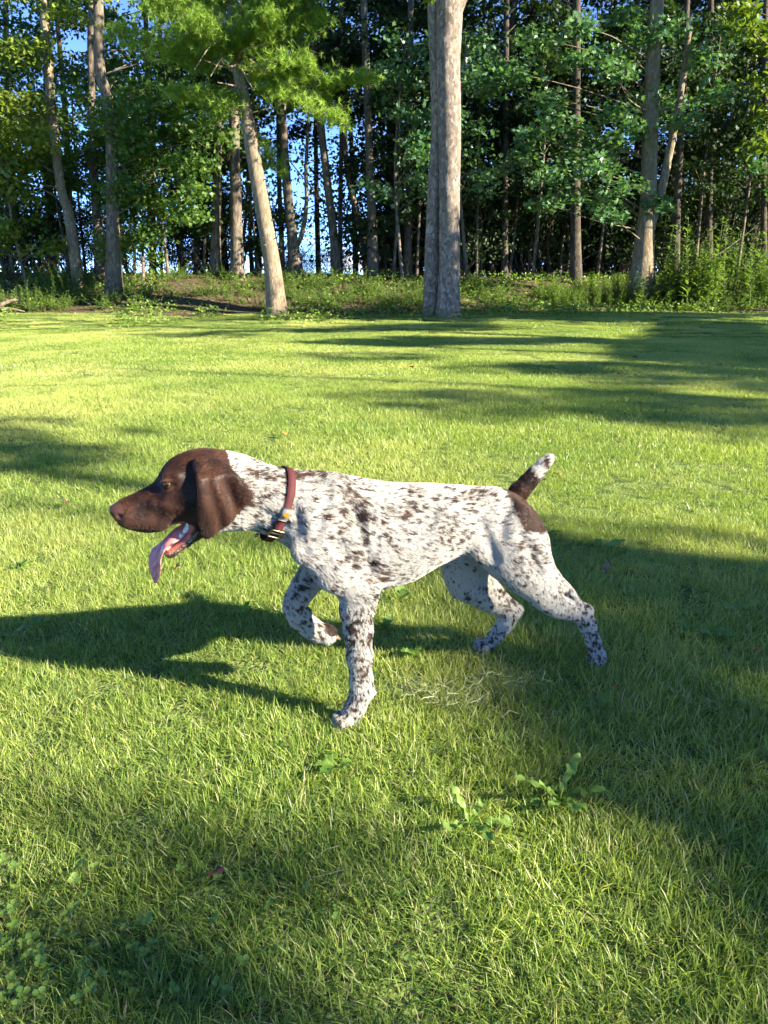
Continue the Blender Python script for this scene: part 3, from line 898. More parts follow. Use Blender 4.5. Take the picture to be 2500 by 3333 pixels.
# torso and neck
loft([(640, 1560, 1610, .012), (680, 1525, 1650, .028), (715, 1500, 1680, .042), (748, 1489, 1703, .050), (790, 1491, 1716, .055), (827, 1501, 1724, .059), (880, 1518, 1740, .065), (933, 1531, 1772, .073),
      (983, 1534, 1822, .082), (1020, 1536, 1865, .088), (1060, 1539, 1902, .093), (1110, 1546, 1922, .098), (1160, 1555, 1925, .102),
      (1215, 1567, 1915, .106), (1270, 1575, 1903, .107), (1322, 1578, 1887, .106), (1370, 1578, 1858, .101), (1420, 1579, 1830, .094),
      (1470, 1582, 1812, .087), (1520, 1585, 1805, .082), (1570, 1589, 1800, .080), (1620, 1598, 1785, .079), (1660, 1612, 1750, .070),
      (1690, 1645, 1720, .050), (1702, 1672, 1690, .02)], pexp=2.15, keel=0.32, crest=0.22, sm=0.03)
# head: upper skull and muzzle down to the lip line
HEAD = [(355, 1652, 1664, .006), (360, 1646, 1676, .013), (370, 1640, 1692, .019), (384, 1632, 1703, .0235), (405, 1622, 1714, .0265), (430, 1610, 1723, .028), (458, 1597, 1729, .0295),
        (486, 1583, 1731, .032), (505, 1570, 1729, .035), (520, 1548, 1724, .040), (534, 1520, 1717, .044), (552, 1500, 1708, .048), (580, 1481, 1700, .052),
        (620, 1467, 1700, .056), (660, 1460, 1702, .058), (700, 1464, 1706, .057), (735, 1477, 1704, .054), (770, 1490, 1690, .048), (810, 1515, 1665, .036), (850, 1550, 1640, .02), (880, 1580, 1615, .008)]
loft(HEAD, pexp=2.25, keel=0.10, crest=0.28, k=0.03, sm=0.010)
for sg in (1, -1):
    # cheek, brow ridge, lip bulge
    cone(dp(640, 1610, .034 * sg), dp(660, 1660, .036 * sg), .034, .030, .02)
    cone(dp(545, 1552, .028 * sg), dp(575, 1552, .038 * sg), .011, .011, .016)
    cone(dp(415, 1695, .017 * sg), dp(520, 1704, .024 * sg), .0125, .014, .012)
    cone(dp(500, 1640, .030 * sg), dp(600, 1655, .044 * sg), .008, .010, .010)
    # eye socket
    e = dp(546, 1577, .0455 * sg)
    cone(e, e + np.array([.005, .002 * sg, 0]), .0085, .0075, .006, fn=carve)
    cone(e + np.array([-.009, -.0035 * sg, .0058]), e + np.array([.009, -.0060 * sg, .0070]), .0052, .0046, .004)
    cone(e + np.array([-.008, -.0065 * sg, -.0085]), e + np.array([.008, -.009 * sg, -.0075]), .0045, .004, .005)
    # nostril
    cone(dp(386, 1680, .021 * sg), dp(396, 1684, .023 * sg), .0042, .0028, .004, fn=carve)
    # lower jaw sides
    cone(dp(655, 1718, .033 * sg), dp(604, 1765, .025 * sg), .0105, .0095, .010)
    cone(dp(604, 1765, .025 * sg), dp(553, 1799, .014 * sg), .0095, .0080, .008)
    # lip web at the corner of the mouth
    cone(dp(655, 1680, .040 * sg), dp(632, 1722, .034 * sg), .010, .008, .010)
# chin and floor of the mouth, throat
cone(dp(552, 1799, 0.008), dp(552, 1799, -0.008), .0085, .0085, .008)
cone(dp(560, 1792, 0), dp(650, 1714, 0), .008, .013, .010, lat=2.0)
cone(dp(650, 1702, 0), dp(760, 1672, 0), .020, .024, .03, lat=1.5)
# the mouth between the jaws
cone(dp(560, 1735, 0), dp(612, 1722, 0), .016, .010, .008, lat=1.2, fn=carve)

# ears: a folded flap cut to the outline
EAR = np.array([(640, 1500), (634, 1530), (635, 1575), (638, 1620), (637, 1668), (645, 1708), (654, 1738), (662, 1755), (672, 1760), (684, 1755),
                (702, 1741), (735, 1716), (765, 1692), (785, 1652), (803, 1630), (813, 1613), (803, 1588), (779, 1548), (752, 1520), (720, 1502), (680, 1494)], float)
def ear(sg):
    P2 = np.array([dp(x, y, .07)[[0, 2]] for x, y in EAR])
    sl, s, v, z = sub([P2[:, 0].min() - .02, 0.03 if sg > 0 else -.12, P2[:, 1].min() - .02], [P2[:, 0].max() + .02, .12 if sg > 0 else -.03, P2[:, 1].max() + .02])
    S, Z = np.broadcast_arrays(s[:, :, :], z[:, :, :])
    S = S[:, 0, :].astype(float); Z = Z[:, 0, :].astype(float)
    d2 = np.full(S.shape, 9.0); ins = np.zeros(S.shape, bool)
    n = len(P2)
    for i in range(n):
        a = P2[i]; b = P2[(i + 1) % n]
        ab = b - a
        t = np.clip(((S - a[0]) * ab[0] + (Z - a[1]) * ab[1]) / (ab @ ab), 0, 1)
        d2 = np.minimum(d2, np.hypot(S - a[0] - ab[0] * t, Z - a[1] - ab[1] * t))
        cr = ((a[1] > Z) != (b[1] > Z)) & (S < (b[0] - a[0]) * (Z - a[1]) / (b[1] - a[1] + 1e-12) + a[0])
        ins ^= cr
    d2 = np.where(ins, -d2, d2)
    sf = dp(637, 1620, .07)[0]; zt = dp(680, 1498, .07)[2]; zb = dp(672, 1758, .07)[2]
    q = (sf - S)                       # metres behind the front edge
    hgt = np.clip((zt - Z) / (zt - zb), 0, 1)
    w = q - 0.012 * hgt
    w = w + 0.006 * vnoise(np.stack([S * 18, Z * 14, S * 0 + 2.3], -1), 8) + .006 * np.sin(hgt * 5)
    fold = .6 * (0.008 * np.exp(-((w - 0.008) / 0.015) ** 2) - 0.002 * np.exp(-((w - 0.028) / 0.007) ** 2)
            + 0.008 * np.exp(-((w - 0.042) / 0.012) ** 2) - 0.011 * np.exp(-((w - 0.066) / 0.014) ** 2) + 0.002 * np.exp(-((w - 0.092) / 0.012) ** 2))
    fold = fold * smooth(0.03, 0.35, hgt) * (1 - 0.35 * smooth(.6, 1, hgt)) + 0.0025 * vnoise(np.stack([S * 45, Z * 22, S * 0], -1), 3)
    vc = 0.040 + 0.036 * smooth(0.0, 0.24, hgt) - 0.010 * smooth(0.5, 1.0, hgt) + fold
    dv = np.abs(v - sg * vc[:, None, :]) - 0.0016
    d = np.maximum(d2[:, None, :] + 0.004, dv)
    a = np.maximum(d2[:, None, :] + 0.004, 0); b = np.maximum(dv, 0)
    d = np.minimum(d, 0) + np.sqrt(a * a + b * b) - 0.0028
    blend(sl, d.astype(np.float32), 0.006)
ear(1); ear(-1)
for sg in (1, -1):
    cone(dp(655, 1522, .046 * sg), dp(728, 1534, .044 * sg), .012, .013, .014)

# near foreleg
chain([(1085, 1600, 60, .040), (1030, 1700, 72, .058), (1010, 1782, 52, .070)], k=.018, lat=.62)
chain([(1012, 1786, 50, .070), (1095, 1850, 66, .078), (1168, 1912, 56, .078)], k=.018, lat=.62)
chain([(1170, 1780, 70, .055), (1190, 1900, 40, .070)], k=.03, lat=.5)
chain([(1162, 1925, 56, .074), (1160, 1985, 50, .074), (1166, 2051, 45, .075), (1171, 2137, 39, .077), (1176, 2215, 34, .078), (1178, 2252, 35, .079)], k=.012, lat=.80)
cone(dp(1208, 1942, .078), dp(1196, 1985, .076), .0135, .016, .008)
chain([(1178, 2252, 35, .079), (1156, 2303, 31, .079), (1133, 2338, 32, .080)], k=.012, lat=.9)
cone(dp(1211, 2252, .079), dp(1206, 2240, .079), .0075, .006, .008)
def paw(c, dr, up, w=.9, ln=.034, r=.0098):
    """four toes from a knuckle point c along dr"""
    dr = dr / np.linalg.norm(dr); up = up / np.linalg.norm(up)
    for i, l in enumerate((-.021, -.0075, .0075, .021)):
        ln2 = ln * (1.0 if i in (1, 2) else .8)
        a = c + np.array([0, l * .7 * w, 0]); k = a + dr * ln2 * .55 + up * .006 + np.array([0, l * .25 * w, 0])
        cone(a, k, r * 1.05, r, .007)
        cone(k, a + dr * ln2 - up * .004 + np.array([0, l * .4 * w, 0]), r, r * .8, .004)
    return [c + dr * (ln * (1.0 if i in (1, 2) else .8) + .010) - up * .010 + np.array([0, l * 1.1 * w, 0]) for i, l in enumerate((-.021, -.0075, .0075, .021))]
CLAWS = []
c = dp(1128, 2338, .080)
CLAWS += [(p, np.array([1, 0, -.5])) for p in paw(c, np.array([1, .1, -.30]), np.array([.3, 0, 1]))]
cone(dp(1150, 2345, .08), dp(1140, 2352, .08), .014, .014, .012)

# far foreleg, lifted and folded
fv = -.066
chain([(1075, 1790, 70, -.06), (1030, 1862, 52, -.066)], k=.03, lat=.6)
chain([(1030, 1862, 50), (988, 1915, 40), (966, 1950, 37), (958, 1978, 33), (975, 2010, 33), (1010, 2042, 31), (1040, 2062, 32)], fv, k=.010, lat=.85)
c = dp(1046, 2062, fv)
CLAWS += [(p, np.array([-1, 0, -.5])) for p in paw(c, dp(1100, 2085, fv) - c, np.array([.2, 0, -1.]), .75, .033, .0105)]
cone(dp(1060, 2050, fv), dp(1080, 2056, fv), .015, .012, .010)
cone(dp(1002, 1988, fv), dp(1006, 1996, fv), .008, .007, .006)

# near hind leg, stretched back
chain([(1610, 1668, 76, .036), (1655, 1745, 92, .058), (1686, 1806, 88, .072), (1722, 1858, 66, .080), (1781, 1923, 50, .085), (1826, 1958, 40, .087), (1855, 1979, 34, .088)], k=.03, lat=.62)
chain([(1855, 1979, 33, .088), (1893, 2000, 32, .089), (1913, 2036, 26, .090), (1930, 2088, 22, .091), (1948, 2130, 24, .091)], k=.010, lat=.85)
cone(dp(1912, 1986, .089), dp(1880, 1972, .088), .013, .010, .010)
cone(dp(1660, 1700, .05), dp(1735, 1755, .050), .05, .030, .03, lat=.8)
c = dp(1950, 2140, .091)
CLAWS += [(p, np.array([1, 0, -.6])) for p in paw(c, np.array([.62, 0, -.62]), np.array([.7, 0, .5]), .9, .03)]
# far hind leg, forward
chain([(1600, 1720, 80, -.045), (1530, 1800, 82, -.070), (1519, 1846, 70, -.080), (1530, 1888, 62, -.085), (1585, 1936, 42, -.090), (1628, 1965, 35, -.093)], k=.025, lat=.62)
chain([(1628, 1965, 35, -.093), (1660, 1994, 33, -.095), (1645, 2030, 27, -.097), (1612, 2072, 23, -.099), (1590, 2100, 24, -.100)], k=.009, lat=.85)
cone(dp(1688, 1984, -.095), dp(1655, 1962, -.094), .013, .011, .010)
c = dp(1584, 2098, -.10)
CLAWS += [(p, np.array([1, 0, -.5])) for p in paw(c, np.array([1, 0, -.25]), np.array([.2, 0, 1]), .9, .032)]
# sheath fold, flank fold
cone(dp(1470, 1815, 0), dp(1570, 1790, .0), .016, .018, .03)
cone(dp(1590, 1818, .06), dp(1560, 1790, .07), .012, .02, .03, lat=.6)
# tail
chain([(1655, 1640, 30), (1690, 1600, 26), (1718, 1570, 22), (1742, 1543, 20), (1766, 1516, 16), (1784, 1496, 10), (1792, 1488, 4)], 0, k=.014, lat=.9)

def skin_v(x, y, sg=1, v0=.09):
    """lateral place of the skin at a point of the flank"""
    for _ in range(3):
        p = dp(x, y, v0 * sg)
        i = int((p[0] - LO[0]) / H_); k = int((p[2] - LO[2]) / H_)
        col = FIELD[np.clip(i, 0, NG[0] - 1), :, np.clip(k, 0, NG[2] - 1)]
        w = np.where(col < 0)[0]
        if not len(w): return v0
        v0 = abs(AX[1][w[-1] if sg > 0 else w[0]])
    return v0
def groove(pts, depth, r=.016):
    P = []
    for x, y in pts:
        v = skin_v(x, y)
        P.append(dp(x, y, v) + np.array([0, r - depth, 0]))
    for sg in (1, -1):
        for a, b in zip(P[:-1], P[1:]):
            m = np.array([1, sg, 1])
            cone(a * m, b * m, r, r, .010, fn=carve)
for pts, dpt in (([(950, 1640), (968, 1720), (990, 1790)], .005), ([(1150, 1660), (1185, 1760), (1205, 1860)], .005), ([(1562, 1690), (1585, 1760), (1604, 1815)], .004),
                 ([(1690, 1730), (1728, 1800), (1750, 1870)], .003), ([(850, 1668), (905, 1702), (950, 1730)], .003), ([(1095, 1770), (1140, 1830), (1180, 1870)], .003),
                 ([(1060, 1610), (1035, 1690), (1020, 1760)], .002), ([(1650, 1640), (1630, 1690), (1625, 1740)], .003)):
    groove(pts, dpt)
for k in range(6):                                             # ribs, faint under the coat
    x0 = 1215 + 32 * k
    groove([(x0 + 30, 1655), (x0 + 12, 1730), (x0 + 5, 1800 - 8 * k)], .0012, .014)
# hollow before the heel cord, on both hind legs
for pts, vv in ((((1835, 1932), (1885, 1968)), .105), (((1625, 1925), (1662, 1958)), -.075)):
    cone(dp(*pts[0], vv), dp(*pts[1], vv), .007, .006, .008, fn=carve)

def surface_nets(f):
    ins = f < 0
    nx, ny, nz = f.shape
    c = [ins[i:nx - 1 + i, j:ny - 1 + j, k:nz - 1 + k] for i in (0, 1) for j in (0, 1) for k in (0, 1)]
    s = sum(x.astype(np.int8) for x in c)
    idx = np.argwhere((s > 0) & (s < 8))
    ID = np.full((nx - 1, ny - 1, nz - 1), -1, np.int32)
    ID[idx[:, 0], idx[:, 1], idx[:, 2]] = np.arange(len(idx))
    corners = np.array([(i, j, k) for i in (0, 1) for j in (0, 1) for k in (0, 1)])
    val = np.stack([f[idx[:, 0] + a, idx[:, 1] + b, idx[:, 2] + d] for a, b, d in corners], 1).astype(float)
    acc = np.zeros((len(idx), 3)); cnt = np.zeros(len(idx))
    for a in range(8):
        for b in range(a + 1, 8):
            if np.abs(corners[a] - corners[b]).sum() != 1: continue
            m = (val[:, a] < 0) != (val[:, b] < 0)
            t = np.where(m, val[:, a] / np.where(m, val[:, a] - val[:, b], 1), 0)
            acc += np.where(m[:, None], corners[a] + t[:, None] * (corners[b] - corners[a]), 0)
            cnt += m
    V = LO + (idx + acc / cnt[:, None]) * H_
    Q = []
    for ax in range(3):
        u, w = [(1, 2), (2, 0), (0, 1)][ax]
        sl0 = [slice(1, -1)] * 3; sl0[ax] = slice(0, -1)
        sl1 = [slice(1, -1)] * 3; sl1[ax] = slice(1, None)
        A = ins[tuple(sl0)]; B = ins[tuple(sl1)]
        e = np.argwhere(A != B)
        flip = A[e[:, 0], e[:, 1], e[:, 2]]
        off = np.ones(3, int); off[ax] = 0
        e = e + off
        du = np.zeros(3, int); du[u] = 1
        dw = np.zeros(3, int); dw[w] = 1
        g = lambda q: ID[q[:, 0], q[:, 1], q[:, 2]]
        q = np.stack([g(e - du - dw), g(e - dw), g(e), g(e - du)], 1)
        q = np.where(flip[:, None], q, q[:, ::-1])
        Q.append(q)
    return V, np.concatenate(Q)

DVt, DQ = surface_nets(FIELD)
E2 = np.concatenate([DQ[:, [0, 1]], DQ[:, [1, 2]], DQ[:, [2, 3]], DQ[:, [3, 0]]])
deg = np.bincount(E2.ravel(), minlength=len(DVt))
def relax(P, n, lam):
    for _ in range(n):
        m = np.zeros_like(P)
        for a in range(3):
            m[:, a] = np.bincount(E2[:, 0], P[E2[:, 1], a], len(P)) + np.bincount(E2[:, 1], P[E2[:, 0], a], len(P))
        P = P + lam * (m / deg[:, None] - P)
    return P
for _ in range(3):
    DVt = relax(DVt, 1, .55); DVt = relax(DVt, 1, -.56)
DVt = relax(DVt, 1, .4)

def vnormals(P, Q):
    n = np.cross(P[Q[:, 2]] - P[Q[:, 0]], P[Q[:, 3]] - P[Q[:, 1]])
    out = np.stack([sum(np.bincount(Q[:, j], n[:, a], len(P)) for j in range(4)) for a in range(3)], 1)
    return out / (np.linalg.norm(out, axis=1, keepdims=True) + 1e-12), np.linalg.norm(n, axis=1) / 2

# ---- coat masks, as functions of the place on the body
def poly_sd(px, py, poly):
    d2 = np.full(px.shape, 1e9); ins = np.zeros(px.shape, bool)
    poly = np.asarray(poly, float)
    for i in range(len(poly)):
        a = poly[i]; b = poly[(i + 1) % len(poly)]
        ab = b - a
        t = np.clip(((px - a[0]) * ab[0] + (py - a[1]) * ab[1]) / (ab @ ab), 0, 1)
        d2 = np.minimum(d2, np.hypot(px - a[0] - ab[0] * t, py - a[1] - ab[1] * t))
        ins ^= ((a[1] > py) != (b[1] > py)) & (px < (b[0] - a[0]) * (py - a[1]) / (b[1] - a[1] + 1e-12) + a[0])
    return np.where(ins, d2, -d2)
def blob(px, py, x, y, rx, ry, rot=0.0):
    c, s = math.cos(math.radians(rot)), math.sin(math.radians(rot))
    u = (px - x) * c + (py - y) * s; w = -(px - x) * s + (py - y) * c
    return np.exp(-(u / rx) ** 2 - (w / ry) ** 2)
EARPOLY = [(x, y) for x, y in EAR]
def masks(P, Nn):
    px, py = dog_px(P)
    av = np.abs(P[:, 1])
    head = poly_sd(px, py, [(300, 1400), (700, 1400), (738, 1474), (748, 1500), (757, 1545), (770, 1600), (768, 1660), (752, 1700), (700, 1722), (668, 1760), (600, 1850), (300, 1850)])
    earm = np.where(av > .053, poly_sd(px, py, EARPOLY) + 7, -99)
    rump = poly_sd(px, py, [(1618, 1560), (1622, 1592), (1648, 1613), (1661, 1644), (1673, 1680), (1690, 1708), (1712, 1728), (1760, 1738), (1800, 1700), (1720, 1640), (1756, 1566), (1722, 1532), (1660, 1560)])
    tailspot = 14 * (1 - np.hypot((px - 1776) / 10, (py - 1509) / 22)) * 1.0
    fpaw = np.where(P[:, 1] < -.02, poly_sd(px, py, [(1040, 2000), (1060, 2060), (1075, 2072), (1130, 2062), (1120, 2010)]), -99)
    brown = np.maximum.reduce([head, earm, rump, tailspot, fpaw])
    brown = np.clip(brown / 24, -1, 1)
    d = np.full(len(P), .43)
    b = lambda *a: blob(px, py, *a)
    d += .25 * b(830, 1580, 90, 70) + .12 * b(830, 1690, 80, 30)
    d += .42 * b(1010, 1545, 170, 26) + .22 * b(1130, 1600, 130, 50, 20)
    d += .18 * b(1110, 1680, 110, 90) + .22 * b(1180, 1740, 45, 60, 0) + .12 * b(1330, 1660, 150, 70) + .18 * b(1420, 1700, 110, 50, 15)
    d += .18 * b(1560, 1640, 60, 40) + .30 * b(1260, 1870, 60, 30, -10) + .2 * b(1500, 1600, 120, 20)
    d -= .22 * b(980, 1720, 70, 60, 30) + .20 * b(1050, 1880, 60, 50, 50) + .22 * b(1620, 1800, 60, 70) + .15 * b(1480, 1800, 90, 25) + .1 * b(1240, 1600, 60, 40)
    d += .40 * b(1165, 2080, 70, 85) + .30 * b(1165, 2190, 60, 60) + .14 * b(1150, 2310, 50, 50) + .25 * b(965, 1920, 50, 60) * (P[:, 1] < 0)
    d += .15 * b(1740, 1800, 40, 60, -20) + .20 * b(1900, 2020, 40, 45) + .26 * b(1940, 2110, 40, 60) - .10 * b(1760, 1930, 60, 60)
    d += .25 * b(1680, 1980, 40, 40) * (P[:, 1] < 0) - .25 * b(1520, 1890, 70, 60) * (P[:, 1] < 0) + .12 * b(1610, 2080, 40, 30) * (P[:, 1] < 0)
    # lips and gums
    inj = poly_sd(px, py, [(530, 1775), (560, 1730), (600, 1690), (650, 1690), (660, 1712), (636, 1735), (606, 1768), (575, 1790), (535, 1802)])
    up = Nn[:, 2] + .35 * Nn[:, 0]
    pink = np.clip(inj / 8 + .4, 0, 1) * np.clip((up - .02) * 4 + np.clip((.024 - av) * 80, 0, 1), 0, 1) * (py > 1712 - (px - 560) * .15)
    inner = ((px > 545) & (px < 660) & (py > 1690) & (py < 1790) & (Nn[:, 2] < -.3) & (av < .03)).astype(float)
    pink = np.maximum(pink, inner * .8)
    rim = np.clip(1 - np.abs(inj + 4) / 9, 0, 1) * (py > 1730)
    nose = np.clip(1.4 - np.hypot((px - 366) / 30, (py - 1668) / 34), 0, 1) * 2
    nose = np.clip(nose * (px < 394 + (1690 - py) * .25), 0, 1)
    return brown, np.clip(d, 0.02, 1), np.clip(pink, 0, 1), np.clip(rim, 0, 1), np.clip(nose, 0, 1)

DN, DAREA = vnormals(DVt, DQ)
mb, md, mp, mr, mn = masks(DVt, DN)

def coat_material(name, hair=False):
    N = Nodes(name)
    pc = N.attr('pc', 'Vector')
    wob = N.n('TexNoise', 'Color', Vector=pc, Scale=55.0, Detail=3.0)
    wob = N.vmath('SCALE', N.vmath('SUBTRACT', wob, (.5, .5, .5)), s=.020)
    fine = N.n('TexNoise', 'Color', Vector=N.vmath('MULTIPLY', pc, (.35, 1, .75)), Scale=330.0, Detail=2.0)
    fine = N.vmath('SCALE', N.vmath('SUBTRACT', fine, (.5, .5, .5)), s=.010)
    p = N.vmath('ADD', N.vmath('ADD', pc, wob), fine)
    p = N.vmath('MULTIPLY', p, (.68, .95, 1.0))
    dens = N.attr('dens'); brown = N.attr('brown'); pink = N.attr('pink'); rim = N.attr('rim'); nose = N.attr('nose')
    big = N.noise(pc, 11.0, 2)
    dens2 = N.math('ADD', dens, N.math('MULTIPLY', N.math('SUBTRACT', big, .5), .75))
    total = None
    for sc, rmin, rmax, bias in ((54.0, .12, .50, .02), (84.0, .18, .56, .16), (140.0, .20, .62, .28)):
        vor = N.t.nodes.new('ShaderNodeTexVoronoi')
        N.put(vor.inputs['Vector'], p); N.put(vor.inputs['Scale'], sc)
        sp = N.n('SeparateColor', 'Red', Color=vor.outputs['Color'])
        rnd = sp; r2 = sp.node.outputs['Green']
        on = N.step(N.math('SUBTRACT', N.math('ADD', dens2, bias), rnd), -.04, .04)
        rad = N.math('MULTIPLY_ADD', r2, rmax - rmin, rmin)
        rad = N.math('MULTIPLY', rad, N.math('MULTIPLY_ADD', dens2, .8, .45))
        spot = N.step(N.math('SUBTRACT', rad, vor.outputs['Distance']), -.05, .06)
        spot = N.math('MULTIPLY', spot, on)
        total = spot if total is None else N.math('MAXIMUM', total, spot)
    roan = N.math('MULTIPLY', N.step(N.noise(N.vmath('MULTIPLY', pc, (.5, 1, .8)), 420.0, 2), .50, .62), N.step(dens2, .60, 1.0, 0.0, .75))
    total = N.math('MAXIMUM', total, roan)
    edge = N.math('SUBTRACT', N.noise(pc, 150.0, 4), .5)
    bm = N.step(N.math('ADD', brown, N.math('MULTIPLY', edge, .9)), -.06, .10)
    total = N.math('MAXIMUM', N.math('MULTIPLY', total, .98), bm)
    shade = N.noise(pc, 34.0, 4)
    white = N.mix(shade, (.395, .375, .335), (.49, .468, .42))
    liver = N.mix(N.step(N.noise(N.vmath('MULTIPLY', pc, (1, 1, .5)), 30.0, 5), .3, .7), (.0095, .0037, .0025), (.050, .0190, .0090))  # liver mottling, its contrast also painting highlights and shadow into the brown
    liver = N.mix(N.step(N.noise(pc, 240.0, 3), .45, .75), liver, (.044, .0185, .0100))
    col = N.mix(total, white, liver)
    col = N.mix(nose, col, (.060, .028, .022))
    grey = N.mix(N.step(N.noise(pc, 420.0, 2), .45, .6), (.03, .02, .017), (.42, .34, .24))
    col = N.mix(rim, col, grey)
    gum = N.mix(N.noise(pc, 120.0, 3), (.30, .055, .04), (.52, .17, .14))
    col = N.mix(pink, col, gum)
    bump = None
    if not hair:
        hn = N.noise(N.vmath('MULTIPLY', pc, (.25, .8, .6)), 900.0, 2)
        bump = N.n('Bump', 'Normal', Strength=.35, Distance=.0015, Height=hn)
    rgh = N.math('MULTIPLY_ADD', N.math('MAXIMUM', pink, nose), -.3, N.math('MULTIPLY_ADD', total, -.10, .62))
    s = N.n('BsdfPrincipled', Base_Color=col, Roughness=rgh, Normal=bump)
    s.node.inputs['Specular IOR Level'].default_value = .28 if not hair else .35
    return N.done(s)

dog_mat = Matrix(((DU[0], -DV[0], 0, DO[0]), (DU[1], -DV[1], 0, DO[1]), (0, 0, 1, 0), (0, 0, 0, 1)))
# dog space (s, v, z) -> object space (s, -v, z), a right-handed frame
def ob(P):
    P = np.array(P, float); P[..., 1] *= -1
    return P

dog = obj('dog', None)
dog.matrix_world = dog_mat
tag(dog, 'brown-headed speckled white pointing dog with one foreleg lifted and tongue out', 'dog')
body_me = make_mesh('body', ob(DVt), DQ[:, ::-1], coat_material('dog_coat'), True,
                    dict(pc=DVt, brown=mb, dens=md, pink=mp, rim=mr, nose=mn))
obj('body', body_me, dog)

# ---- short coat of hair
def coat(n):
    cs = np.cumsum(DAREA); cs /= cs[-1]
    f = np.searchsorted(cs, RNG.random(n))
    a, b = RNG.random((2, n, 1))
    q = DQ[f]
    P = (DVt[q[:, 0]] * (1 - a) + DVt[q[:, 1]] * a) * (1 - b) + (DVt[q[:, 3]] * (1 - a) + DVt[q[:, 2]] * a) * b
    Nn = DN[q[:, 0]] + DN[q[:, 2]]
    Nn /= np.linalg.norm(Nn, axis=1, keepdims=True) + 1e-9
    B, D, K, R, O = masks(P, Nn)
    px, py = dog_px(P)
    keep = (K < .2) & (O < .5) & ~((px > 480) & (px < 660) & (py > 1705) & (R > .5))
    e = np.min([np.linalg.norm(P - dp(546, 1577, .044 * s), axis=1) for s in (1, -1)], axis=0)
    keep &= e > .013
    P, Nn, B, D, R, px, py = [x[keep] for x in (P, Nn, B, D, R, px, py)]
    n = len(P)
    legs = smooth(.34, .27, P[:, 2])
    tail = ((px > 1690) & (py < 1640)).astype(float)
    fl = np.stack([-(1 - legs * .8) * (1 - tail) - tail * .7, np.zeros(n), -.45 * (1 - tail) - legs * .6 + tail * .7], 1)
    fl[:, 0] *= np.where((px < 760), .9, 1); 
    w = np.stack([vnoise(P * 16, 5), vnoise(P * 16, 6), vnoise(P * 16, 7)], 1)
    fl = fl + .45 * w + RNG.normal(0, .16, (n, 3))
    fl -= Nn * (fl * Nn).sum(1, keepdims=True)
    fl /= np.linalg.norm(fl, axis=1, keepdims=True) + 1e-9
    hl = np.where(px < 780, .0050, .0110) * (1 - .4 * legs)
    hl = hl * RNG.uniform(.7, 1.25, n)
    tip = P + fl * (hl * .92)[:, None] + Nn * (hl * .26)[:, None]
    mid = P + fl * (hl * .48)[:, None] + Nn * (hl * .20)[:, None]
    root = P - Nn * .0006
    pts = np.stack([root, mid, tip], 1)
    cu = bpy.data.hair_curves.new('coat')
    cu.add_curves([3] * n)
    cu.points.foreach_set('position', ob(pts.reshape(-1, 3)).astype(np.float32).ravel())
    rad = (np.array([1, .85, .2], np.float32)[None, :] * np.where(px < 800, .00018, .00027).astype(np.float32)[:, None]).ravel()
    ra = cu.attributes.get('radius') or cu.attributes.new('radius', 'FLOAT', 'POINT')
    ra.data.foreach_set('value', rad)
    av = cu.attributes.new('pc', 'FLOAT_VECTOR', 'CURVE'); av.data.foreach_set('vector', P.astype(np.float32).ravel())
    for k, v in (('brown', B), ('dens', D), ('rim', R)):
        x = cu.attributes.new(k, 'FLOAT', 'CURVE'); x.data.foreach_set('value', v.astype(np.float32))
    cu.materials.append(coat_material('dog_hair', True))
    o = obj('coat', cu, dog)
    return o
coat(330000)

# ---- swept tube helper in dog space
def ring_tube(path, radii, sides=12, closed=False, flat=None, cap=True):
    path = np.asarray(path, float); n = len(path)
    V = []; up0 = np.array([0, 1.0, 0])
    for i in range(n):
        t = path[(i + 1) % n] - path[i - 1] if closed else path[min(i + 1, n - 1)] - path[max(i - 1, 0)]
        t = t / np.linalg.norm(t)
        a = np.cross(t, up0); a /= np.linalg.norm(a) + 1e-9
        b = np.cross(t, a)
        for j in range(sides):
            th = 2 * math.pi * j / sides
            ra = radii[i] if np.ndim(radii) else radii
            V.append(path[i] + a * math.cos(th) * ra * (flat or 1) + b * math.sin(th) * ra)
    V = np.array(V)
    Fq = []
    m = n if closed else n - 1
    for i in range(m):
        for j in range(sides):
            k = (i + 1) % n
            Fq.append((i * sides + j, i * sides + (j + 1) % sides, k * sides + (j + 1) % sides, k * sides + j))
    tris = []
    if cap and not closed:
        V = np.vstack([V, path[0], path[-1]])
        for j in range(sides):
            tris.append((len(V) - 2, (j + 1) % sides, j))
            tris.append((len(V) - 1, (n - 1) * sides + j, (n - 1) * sides + (j + 1) % sides))
    return V, [np.array(Fq)] + ([np.array(tris)] if tris else [])

# eyes
def eye_material():
    N = Nodes('amber_eye')
    co = N.n('TexCoord', 'Object')
    sep = N.n('SeparateXYZ', 'Z', Vector=co)
    lng = N.n('VectorMath', 'Value', props=dict(operation='LENGTH'), i0=N.vmath('MULTIPLY', co, (1, 1, 0)))
    col = N.mix(N.step(lng, .0030, .0036), (.004, .003, .003), (.045, .022, .008))
    col = N.mix(N.step(lng, .0062, .0072), col, (.02, .012, .01))
    s = N.n('BsdfPrincipled', Base_Color=col, Roughness=.08)
    return N.done(s)
EYE = eye_material()
for sg in (1, -1):
    bm = bmesh.new(); bmesh.ops.create_uvsphere(bm, u_segments=24, v_segments=16, radius=.0092)
    me = bpy.data.meshes.new('eye'); bm.to_mesh(me); bm.free()
    for p_ in me.polygons: p_.use_smooth = True
    me.materials.append(EYE)
    c = dp(546, 1577, .0375 * sg)
    o = obj('eye', me, dog, ob(c))
    o.rotation_euler = Vector((.35, -sg * 1.0, .05)).to_track_quat('Z', 'Y').to_euler()

